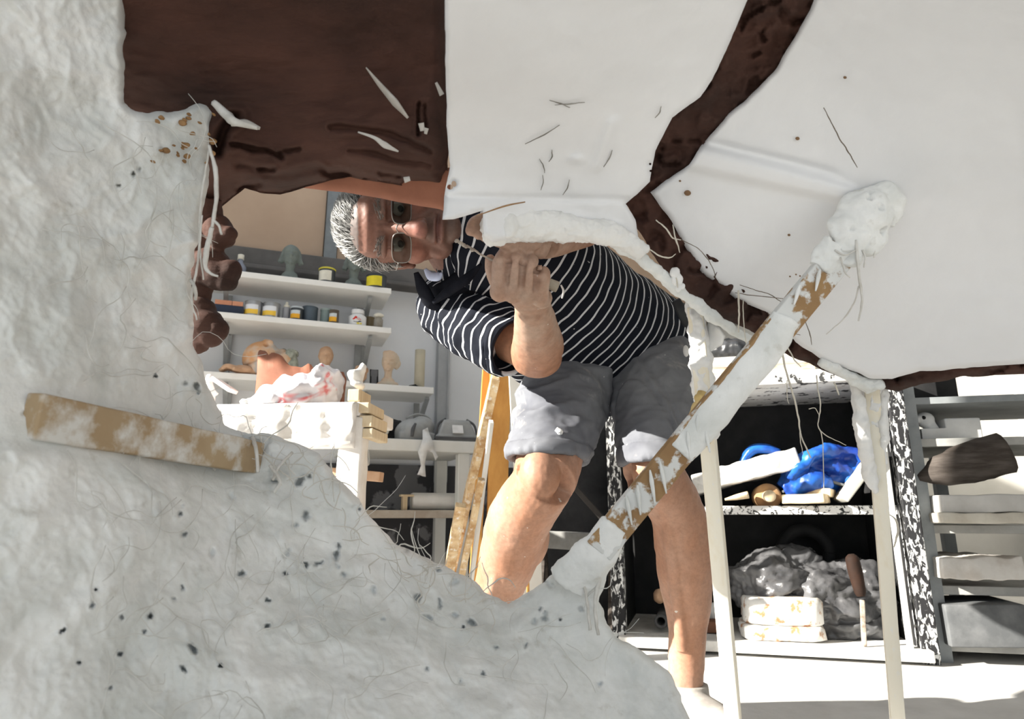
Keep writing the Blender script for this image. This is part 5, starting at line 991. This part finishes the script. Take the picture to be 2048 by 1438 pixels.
v = v+nn*(fbm(v, 34, 3)*.0016*(~near))[:, None]
v[:, 2] = np.maximum(v[:, 2], .004); setv(me, v)
# skin tones: redder face with its shade painted in, grey dust on hands and forearms, stubble, lips
skin = np.tile(np.array([.37, .185, .112]), (len(v), 1)); nz = fbm(v, 45, 3)[:, None]; skin *= 1+.16*nz
def paint(w_, col): 
    global skin
    w_ = np.clip(w_, 0, 1)[:, None]; skin = skin*(1-w_)+np.array(col)*w_
paint(near*.8, (.185, .088, .070))
paint(G(0, -.038, .016, .014)*.6*(c > .09), (.50, .20, .16)); paint(sum(G(.042*s, -.035, .02, .018) for s in (-1, 1))*.4, (.45, .17, .12))
stub = np.maximum(G(0, -.066, .04, .022), G(0, -.10, .05, .025)); paint(stub*.8, (.135, .10, .085)); paint(G(0, -.0725, .026, .008)*.6, (.25, .10, .085)); paint(np.exp(-((bb+.0715+6.0*a*a)/.0022)**2)*(np.abs(a) < .028)*front*.8, (.10, .04, .035)); paint(((c < .04)*(bb > .03+.0*c)+(c < -.02)*(bb > -.04)+(bb > .064))*near*.8, (.13, .12, .115))
paint(np.exp(-((np.abs(a)-.031)/.02)**2-((bb-.026)/.0055)**2)*front*.7, (.20, .14, .11))
dH = np.minimum(np.linalg.norm(v-WR, axis=1), np.linalg.norm(v-pc(1045, 555, .93), axis=1)); paint((1-sstep(.05, .17, dH))*(.55+.5*nz[:, 0]), (.42, .31, .24))
dL_ = np.linalg.norm(v-pc(1010, 465, .93), axis=1); paint((1-sstep(.05, .12, dL_))*.4, (.50, .34, .27))
paint((v[:, 2] < .52)*np.clip(.3+fbm(v*[1, 1, .5], 16, 4)*.9, 0, 1)*.45, (.58, .42, .34))
# fine pale scratches of dried plaster on the shins
cattr(me, 'tone', np.clip(skin, .01, .95))
m, nt, p = newmat('skin'); p.inputs['Roughness'].default_value = .52; p.inputs['Specular IOR Level'].default_value = .35
at_ = nt.nodes.new('ShaderNodeAttribute'); at_.attribute_name = 'tone'
pore = mixc(nt, ramp(nt, noise(nt, 140, 6, .7), [(.35, (.82, .82, .82)), (.7, (1.08, 1.08, 1.08))]), (0, 0, 0), (1, 1, 1))
fleck = ramp(nt, noise(nt, 75, 3, .5), [(.735, (0, 0, 0)), (.76, (1, 1, 1))])
col = mixc(nt, 1.0, at_.outputs['Color'], pore, 'MULTIPLY'); col = mixc(nt, fleck, col, (.62, .58, .53))
nt.links.new(col, p.inputs['Base Color']); p.inputs['Subsurface Weight'].default_value = .08; p.inputs['Subsurface Radius'].default_value = (.012, .005, .003); p.inputs['Subsurface Scale'].default_value = .5
bump(nt, p, noise(nt, 260, 6, .7), .22, .001)
link('body', me, m, PT)
# eyes
for s in (-1, 1):
    b = MB(); b.ell(hp(.031*s, -.0035, .0708), .0112, HAX); e = obj('eye', b, flat('eye_white', (.27, .235, .21), .2), PT)
    b = MB(); b.ell(hp(.031*s+.001, -.0075, .0782), (.0056, .0056, .0042), HAX, 14, 10); obj('iris', b, flat('iris', (.03, .022, .018), .15), e)
# hair: short swept grey locks
def lockmesh(n, seed):
    R = np.random.RandomState(seed); V = []; FF = []; T = []; o = 0
    cc = np.array([0, .023, -.018]); rr = np.array([.0765, .0785, .0985]); k = 0
    while k < n:
        d = R.randn(3); d /= np.linalg.norm(d); x = cc+d*rr
        hl = .060-.10*np.clip(abs(x[0])-.042, 0, 1)*8*.3+.008*R.randn()
        if x[2] > .045 and x[1] < hl+.004: continue
        if x[2] <= .045 and x[2] > -.02 and x[1] < .0+(.045-abs(x[0]))*0+.012*R.randn()+max(0, (x[2]-.005))*1.4: continue
        if x[2] <= -.02 and x[1] < -.055: continue
        nrm = d/rr; nrm /= np.linalg.norm(nrm)
        comb = np.array([.35*np.sign(x[0])*(abs(x[0])/.08)+.55, -.25 if abs(x[0]) > .05 else .35, -.75])+R.randn(3)*.22; comb -= nrm*np.dot(comb, nrm); comb /= np.linalg.norm(comb)
        L = .022+.018*R.rand(); w_ = .0008+.0008*R.rand(); side = np.cross(nrm, comb)
        P = [x-nrm*.004, x+nrm*.004+comb*L*.35, x+nrm*(.006+.003*R.rand())+comb*L*.75, x+nrm*(.003+.005*R.rand())+comb*L*1.1]
        tone = np.clip(.30+.10*R.randn()+.22*(pnoise(x[None]*60+3)[0]*2), .06, .7)
        for q, f_ in zip(P, (1, 1, .8, .15)):
            for u_, n_ in ((-1, 0), (1, 0), (0, 1)): V.append(hp(*(q+side*u_*w_*f_+nrm*n_*w_*.9*f_))); T.append(tone)
        for j in range(3):
            for i in range(3): FF.append((o+3*j+i, o+3*j+(i+1) % 3, o+3*j+3+(i+1) % 3, o+3*j+3+i))
        o += 12; k += 1
    return V, FF, T
V, FF, T = lockmesh(8000, 5)
me = mesh('hair', V, FF); cattr(me, 'tone', np.array(T)[:, None]*np.array([1.0, 1.0, .98]))
m, nt, p = newmat('grey_hair'); at_ = nt.nodes.new('ShaderNodeAttribute'); at_.attribute_name = 'tone'; nt.links.new(at_.outputs['Color'], p.inputs['Base Color']); p.inputs['Roughness'].default_value = .4
link('hair', me, m, PT)
# brows
R = np.random.RandomState(3)
for s in (-1, 1):
    b = MB()
    for i in range(70):
        x0 = .012+.036*R.rand(); y0 = .024+.006*math.sin((x0-.012)/.036*2.6)+.003*R.randn(); z0 = .090-.35*max(0, x0-.02)*1.0
        b.tube([hp(s*x0, y0, z0-.002), hp(s*(x0+.006), y0+.002, z0-.0005)], [.0006, .0002], 4, n=3, sm=False)
    obj('eyebrow', b, flat('grey_brow', (.20, .18, .165)), PT)
# glasses
FRM = mat('thin_metal_frame', (.28, .26, .24), (.18, .17, .16), 20, rough=.3, metal=.85, bmp=0)
gl = None
for s in (-1, 1):
    pts = []
    for t_ in np.linspace(0, 2*math.pi, 41)[:-1]:
        ca, sa = math.cos(t_), math.sin(t_); e = (abs(ca)**3.4+abs(sa)**3.4)**(-1/3.4); pts.append(hp(s*.0335+.026*ca*e, -.009+.0165*sa*e, .1045-1.6*(s*.0335+.026*ca*e)**2*2.2))
    b = MB(); b.tube(pts+[pts[0]], .00105, 8, n=81, cap=False); f = obj('glasses_frame', b, FRM, PT)
    cen = np.mean(pts, 0); b = MB(); n = len(pts); vv = [cen+Hf*.0008]+[q+Hf*.0005 for q in pts]+[cen-Hf*.0008]+[q-Hf*.0005 for q in pts]
    b.add(vv, [(0, 1+i, 1+(i+1) % n) for i in range(n)]+[(n+1, n+2+(i+1) % n, n+2+i) for i in range(n)]+[(1+i, n+2+i, n+2+(i+1) % n, 1+(i+1) % n) for i in range(n)])
    LG, nt, p = newmat('spectacle_lens'); p.inputs['Base Color'].default_value = (.42, .46, .44, 1); p.inputs['Roughness'].default_value = .03; p.inputs['Transmission Weight'].default_value = 1.0; p.inputs['IOR'].default_value = 1.12; p.inputs['Specular IOR Level'].default_value = .35
    obj('lens', b, LG, f)
    b = MB(); b.tube([hp(s*.0605, -.004, .088), hp(s*.074, -.001, .075), hp(s*.079, .002, .03), hp(s*.083, .006, -.012)], .0011, 8); b.ell(hp(s*.066, -.003, .084), (.004, .003, .003), HAX); obj('temple', b, FRM, f)
b = MB(); b.tube([hp(-.0085, -.004, .1035), hp(0, .0, .108), hp(.0085, -.004, .1035)], .001, 8); obj('bridge', b, FRM, PT)
# ---- shirt: rings swept along the spine, so the stripes follow the cloth
STRIPE, nt, p = newmat('navy_striped_jersey'); p.inputs['Roughness'].default_value = .85; p.inputs['Specular IOR Level'].default_value = .15
at_ = nt.nodes.new('ShaderNodeAttribute'); at_.attribute_name = 'stripe'
mm = nt.nodes.new('ShaderNodeMath'); mm.operation = 'FRACT'; nt.links.new(at_.outputs['Fac'], mm.inputs[0])
st = ramp(nt, mm.outputs[0], [(.0, (.0, .0, .0)), (.79, (0, 0, 0)), (.815, (1, 1, 1)), (.975, (1, 1, 1)), (1.0, (0, 0, 0))])
fl = ramp(nt, noise(nt, 95, 2, .5), [(.745, (0, 0, 0)), (.76, (1, 1, 1))])
col = mixc(nt, st, (.008, .010, .017), (.60, .62, .65)); col = mixc(nt, fl, col, (.55, .55, .55)); nt.links.new(col, p.inputs['Base Color']); bump(nt, p, noise(nt, 420, 3), .2, .0006)
Lp = N(HL-HR); Lc = N(SL-SR)
ctr = [HC*1.0+N(HC-mid)*.03, HC*.86+mid*.14+FW*-.004, HC*.58+mid*.42-FW*.005, HC*.30+mid*.70-FW*.004, mid*.95+HC*.05, mid*.55+NB*.45, NB+N(NB-mid)*.01]
lat = [Lp, Lp, N(Lp*.65+Lc*.35), N(Lp*.3+Lc*.7), Lc, Lc, Lc]
hw = [.185, .180, .176, .180, .165, .122, .084]; hd = [.128, .132, .132, .115, .084, .070, .066]
nR, nS = 170, 120; Cc = catmull(ctr, nR); Ll = catmull(lat, nR); W_ = catmull(np.array(hw)[:, None], nR)[:, 0]; D_ = catmull(np.array(hd)[:, None], nR)[:, 0]
Tg = np.gradient(Cc, axis=0); Tg /= np.linalg.norm(Tg, axis=1)[:, None]; s_len = None
rings = []; sv = []
th = np.linspace(0, 2*math.pi, nS+1)[:-1]
for k in range(nR):
    L_ = N(Ll[k]-Tg[k]*np.dot(Ll[k], Tg[k])); Fo = np.cross(L_, Tg[k])
    ca, sa = np.cos(th), np.sin(th); ex = (np.abs(ca)**2.4+np.abs(sa)**2.4)**(-1/2.4)
    rings.append(Cc[k]+(W_[k]*ca*ex)[:, None]*L_+(D_[k]*sa*ex)[:, None]*Fo)
RA = np.array(rings); ms = np.vstack([np.zeros((1, nS)), np.cumsum(np.linalg.norm(np.diff(RA, axis=0), axis=2), 0)])
vis = np.sin(th) > .25; base_ = ms[:, vis].mean(1)[:, None]; sv = (base_*.75+ms*.25).ravel()
b = MB(); b.rings(rings, True); me = mesh('shirt', b.V(), b.f); v = mv(me); nn = mn(me)
v = v+nn*(fbm(v, 9, 3)*.012+ridge(v, 7, 2)*.003)[:, None]
# drag folds running from the armpit across the chest
ax = N(ER-SR); dA = np.linalg.norm(np.cross(v-pc(985, 610, 1.22), N(HC-SR)), axis=1); v = v+nn*(np.sin(dA*150+fbm(v, 8, 2)*3)*.0035*np.exp(-(np.linalg.norm(v-pc(990, 610, 1.2), axis=1)/.16)**2))[:, None]
setv(me, v); sv = np.array(sv); fattr(me, 'stripe', (sv+.004*fbm(v, 9, 2))/.0212)
SHT = link('shirt', me, STRIPE, PT)
# right sleeve
pts = [pc(878, 572, 1.40), pc(900, 612, 1.35), pc(945, 645, 1.275), pc(995, 678, 1.215), pc(1027, 694, 1.185)]
rad = np.array([.034, .066, .066, .058, .052]); n = 110; C = catmull(pts, n); rr = catmull(rad[:, None], n)[:, 0]; T_ = np.gradient(C, axis=0); T_ /= np.linalg.norm(T_, axis=1)[:, None]
sl = np.r_[0, np.cumsum(np.linalg.norm(np.diff(C, axis=0), axis=1))]; m_ = 72; rings = []; sv = []; u = N(np.cross(T_[0], UP))
al = np.linspace(0, 2*math.pi, m_+1)[:-1]
for k in list(range(n))+[n-1, n-8, n-20]:
    inner_ = len(rings) >= n; u = N(u-T_[k]*np.dot(u, T_[k])); w_ = np.cross(T_[k], u); r_ = rr[k]*(.93 if inner_ else 1)
    if k > n-12 and not inner_: r_ *= 1.03
    rings.append(C[k]+r_*(np.cos(al)[:, None]*u+np.sin(al)[:, None]*w_)); sv += [sl[k]]*m_
b = MB(); b.rings(rings, True); me = mesh('sleeve', b.V(), b.f); v = mv(me); nn = mn(me); f_ = np.r_[np.ones(n*m_), np.zeros(3*m_)]
sv = np.array(sv); v = v+nn*(f_*(fbm(v, 16, 3)*.011+.006*np.clip(ridge(v*[1, 1, 1], 15, 2)-.5, -.5, 1)))[:, None]; setv(me, v); fattr(me, 'stripe', (sv+.012*fbm(v, 13, 2))/.0205+.3)
link('sleeve', me, STRIPE, SHT)
# left sleeve (behind the panel)
b = MB(); b.tube([SL-N(EL-SL)*.02, SL*.6+EL*.4, SL*.25+EL*.75], [.06, .062, .056], 40, n=40); me = mesh('sleeve', b.V(), b.f); v = mv(me); fattr(me, 'stripe', ((v-SL)@N(EL-SL))/.021); link('sleeve', me, STRIPE, SHT)
# collar: dark knitted band standing round the neck with a turned point
COLM = mat('navy_collar', (.006, .007, .011), (.011, .012, .017), 30, rough=.95, bmp=.2, spec=.08); 
nd = N(hp(0, -.06, -.03)-NB); cl = N(Lc-nd*np.dot(Lc, nd)); cf = np.cross(cl, nd); rings = []
for (h_, r_) in ((-.030, .100), (.0, .090), (.016, .084), (.020, .080), (.014, .076), (-.01, .078)):
    rings.append([NB+nd*(h_+.010*math.sin(t_))+(cl*math.cos(t_)*1.02+cf*math.sin(t_)*.98)*r_ for t_ in np.linspace(0, 2*math.pi, 61)[:-1]])
b = MB(); b.rings(rings, False); b.f += [tuple((i, (i+1) % 60, 300+(i+1) % 60, 300+i)[::-1]) for i in range(60)]; v = b.V(); b.v = [v+.004*np.stack([fbm(v, 18, 2), fbm(v+3, 18, 2), fbm(v+6, 18, 2)], 1)]; obj('collar', b, COLM, SHT)
b = MB(); b.tube([pc(832, 545, 1.225), pc(846, 578, 1.235), pc(862, 606, 1.25), pc(885, 618, 1.25)], [.006, .016, .017, .006], 16, n=30, flat=(N(pc(880, 560, 1.2)-pc(846, 578, 1.235)), .55)); obj('collar_point', b, COLM, SHT)
b = MB(); b.tube([pc(868, 604, 1.225), pc(900, 580, 1.19), pc(935, 556, 1.165), pc(962, 528, 1.15)], [.005, .012, .011, .003], 16, n=30, flat=(N(UP+RX*.8), .5*1.6)); obj('collar_leaf_shade', b, COLM, SHT)  # dark collar flap, also filling in the deep shade below the chin
b = MB(); b.tube([pc(850, 538, 1.215), pc(862, 552, 1.215), pc(878, 553, 1.205), pc(884, 546, 1.2)], [.003, .009, .009, .003], 14, n=24, flat=(UP, .6)); obj('collar_lining', b, mat('pale_blue_lining', (.50, .55, .72), (.4, .45, .6), 30), SHT)
# plaster fleck on the chest
b = MB(); b.tube([pc(1122, 570, 1.115), pc(1127, 582, 1.115), pc(1124, 597, 1.115)], [.0015, .0020, .0014], 8); obj('plaster_fleck', b, PLW, SHT)
# ---- shorts
b = MB()
def legtube(pts, rx, hem, thick=.008):
    n = 44; C = catmull(pts, n); R_ = catmull(np.array(rx)[:, None], n)[:, 0]; T_ = np.gradient(C, axis=0); T_ /= np.linalg.norm(T_, axis=1)[:, None]; u = N(np.cross(T_[0], UP)); rings = []
    al = np.linspace(0, 2*math.pi, 65)[:-1]; hemn = N(hem)
    for k in list(range(n))+list(range(n-1, n-22, -2)):
        inn = len(rings) >= n; u = N(u-T_[k]*np.dot(u, T_[k])); w_ = np.cross(T_[k], u); r_ = R_[k]-(thick if inn else 0)
        Q = C[k]+r_*(np.cos(al)[:, None]*u+np.sin(al)[:, None]*w_)
        g = sstep(n*.55, n-1, k); Q = Q-np.outer(((Q-C[k])@hemn)*g, T_[k])/np.dot(hemn, T_[k])       # hem lies in its own plane
        rings.append(Q)
    b.rings(rings, True); return C
hemR = pc(1094, 918, 1.215); hemL = pc(1316, 922, 1.232)
legtube([HR+N(HL-HR)*.01, HR*.6+hemR*.4+UP*.006, HR*.25+hemR*.75, hemR], [.100, .092, .080, .0735], cv(.02, .96, -.30))
legtube([HL-N(HL-HR)*.01, HL*.6+hemL*.4, HL*.25+hemL*.75, hemL], [.102, .096, .082, .070], cv(-.10, .97, -.24))
wr = []; nd = N(mid-HC); wc = HC+nd*.02-FW*.01
for (h_, a_, d_) in ((-.10, .15, .10), (-.06, .185, .135), (0, .196, .145), (.05, .194, .145), (.095, .19, .142), (.105, .188, .14), (.095, .180, .132), (.0, .17, .12)):
    cf = np.cross(Lp, nd); wr.append([wc+nd*h_+(Lp*math.cos(t_)*a_+cf*math.sin(t_)*d_)*((abs(math.cos(t_))**2.3+abs(math.sin(t_))**2.3)**(-1/2.3)) for t_ in np.linspace(0, 2*math.pi, 81)[:-1]])
b.rings(wr, True)
me = vox(b, .0042, 5); v = mv(me); nn = mn(me)
fold = np.zeros(len(v))
def folds(cpx, dirpx, freq, amp, spread):
    c_ = pc(*cpx); d_ = N(pc(cpx[0]+dirpx[0], cpx[1]+dirpx[1], cpx[2])-c_); r_ = v-c_; al_ = r_@d_
    return amp*(1-np.abs(np.sin((r_@N(np.cross(d_, FW)))*freq+fbm(v, 10, 3)*1.6)))*np.exp(-(np.linalg.norm(r_, axis=1)/spread)**2)
fold += folds((1080, 820, 1.28), (100, -30), 75, .012, .10)+folds((1330, 800, 1.33), (-90, 90), 60, .010, .12)+folds((1220, 720, 1.4), (60, -40), 65, .010, .12)+folds((1200, 830, 1.35), (60, -70), 60, .012, .10)+folds((1110, 880, 1.22), (100, -10), 110, .006, .07)
fold *= .85; fold += .005*fbm(v, 11, 3)+.0025*(ridge(v*[1, 1, 1.8], 15, 2)-.6)
for hc, ax_, ln in ((hemR, N(hemR-HR), 1), (hemL, N(hemL-HL), 1)):
    t_ = (v-hc)@N(cv(.02, .96, -.30) if ln else ax_); nearh = np.linalg.norm(v-hc, axis=1) < .13; fold -= .003*np.exp(-((t_-.024)/.0022)**2)*nearh; fold += .0015*(t_ < .022)*nearh
cl_ = (v-(HC+nd*.02))@Lp; fz = (v-HC)@nd; fold += .004*np.exp(-((cl_+.0)/.006)**2)*(fz > -.12)                                     # fly seam
fold -= .0035*np.exp(-((cl_-.012)/.003)**2)*(fz > -.10)
wb_ = (v-wc)@nd; fold += .003*(wb_ > .062); fold -= .003*np.exp(-((wb_-.060)/.003)**2)
v = v+nn*fold[:, None]; setv(me, v)
SHORTS, nt, p = newmat('dusty_grey_cotton'); p.inputs['Roughness'].default_value = .9; p.inputs['Specular IOR Level'].default_value = .15
col = ramp(nt, noise(nt, 5, 5, .6), [(.35, (.12, .125, .145)), (.65, (.23, .24, .26))]); col = mixc(nt, ramp(nt, noise(nt, 9, 6, .65, dist=.5), [(.58, (0, 0, 0)), (.78, (.75, .75, .75))]), col, (.50, .48, .44)); col = mixc(nt, ramp(nt, noise(nt, 80, 2, .5), [(.75, (0, 0, 0)), (.77, (1, 1, 1))]), col, (.7, .7, .68))
nt.links.new(col, p.inputs['Base Color']); bump(nt, p, noise(nt, 500, 3), .25, .0006)
SH_ = link('shorts', me, SHORTS, PT)
# belt, loop and pocket flap at the left hip
BELT = mat('dark_belt', (.02, .021, .024), (.04, .042, .045), 16, rough=.6)
b = MB(); pts = [wc+nd*.078+(Lp*math.cos(t_)*.201+np.cross(Lp, nd)*math.sin(t_)*.152)*((abs(math.cos(t_))**2.3+abs(math.sin(t_))**2.3)**(-1/2.3)) for t_ in np.linspace(-.35, .62, 14)]
b.tube(pts, [.004, .014, .014, .014, .004], 12, n=40, flat=(nd, .3)); obj('belt', b, BELT, SH_)
b = MB(); pts = [pc(1352, 600, 1.30), pc(1375, 640, 1.315), pc(1392, 645, 1.33), pc(1400, 620, 1.34)]; b.tube(pts, [.008, .014, .014, .008], 14, n=30, flat=(RX, .5)); obj('phone_pouch', b, BELT, SH_)
b = MB(); b.tube([pc(1112, 858, 1.155), pc(1120, 864, 1.155), pc(1116, 870, 1.155)], [.004, .006, .003], 8); b.ell(pc(1372, 702, 1.30), (.006, .006, .012)); obj('plaster_splash', b, PLW, SH_)
# shoes
for d, s, g in (dR, dL):
    b = MB(); b.tube([g-d*.075+UZ*.035, g-d*.02+UZ*.045, g+d*.08+UZ*.036, g+d*.17+UZ*.028, g+d*.195+UZ*.022], [.030, .044, .048, .040, .020], 26, n=30, flat=(s, .8)); b.tube([g+UZ*.04, g+UZ*.085], [.044, .043], 24, n=6); me = vox(b, .004, 3); v = mv(me); v[:, 2] = np.maximum(v[:, 2], .010); setv(me, v); sh_ = link('shoe', me, mat('dusty_shoe', (.30, .28, .26), (.5, .48, .45), 12), PT)
    b = MB(); n_ = 40; out = [g+d*(.06+.145*math.cos(t_))+s*(.046+.008*math.cos(t_))*math.sin(t_) for t_ in np.linspace(0, 2*math.pi, n_+1)[:-1]]; b.rings([[q+UZ*.001 for q in out], [q+UZ*.018 for q in out]]); obj('sole', b, flat('shoe_sole', (.12, .11, .10)), sh_)
# ---- tool in the fist
q0, q1, q2, q3 = pc(912, 479, .925), pc(972, 514, .934), pc(1050, 548, .945), pc(1112, 573, .955)
t = thing('modelling_tool', 'slender plaster-caked modelling tool gripped in the man\'s fist', 'tool', q2)
b = MB(); b.tube([q0, q0*.5+q1*.5, q1, q2], [.0018, .0015, .0015, .003], 10, n=40); 
for f_ in (.03, .15, .27, .34, .55): b.ell(q0*(1-f_)+q1*f_-UP*.001, (.0034, .0028, .0028), None, 10, 8)
v = b.V(); b.v = [v+.0016*np.stack([fbm(v, 150, 2), fbm(v+3, 150, 2), fbm(v+6, 150, 2)], 1)]; obj('blade', b, mat('caked_steel', (.42, .38, .33), (.22, .19, .17), 60), t)
b = MB(); b.tube([q1*.3+q2*.7, q2, q3-(q3-q2)*.04, q3], [.005, .007, .0085, .0075], 14, n=30); obj('handle', b, mat('tool_handle', (.42, .38, .31), (.3, .26, .2), 30), t)
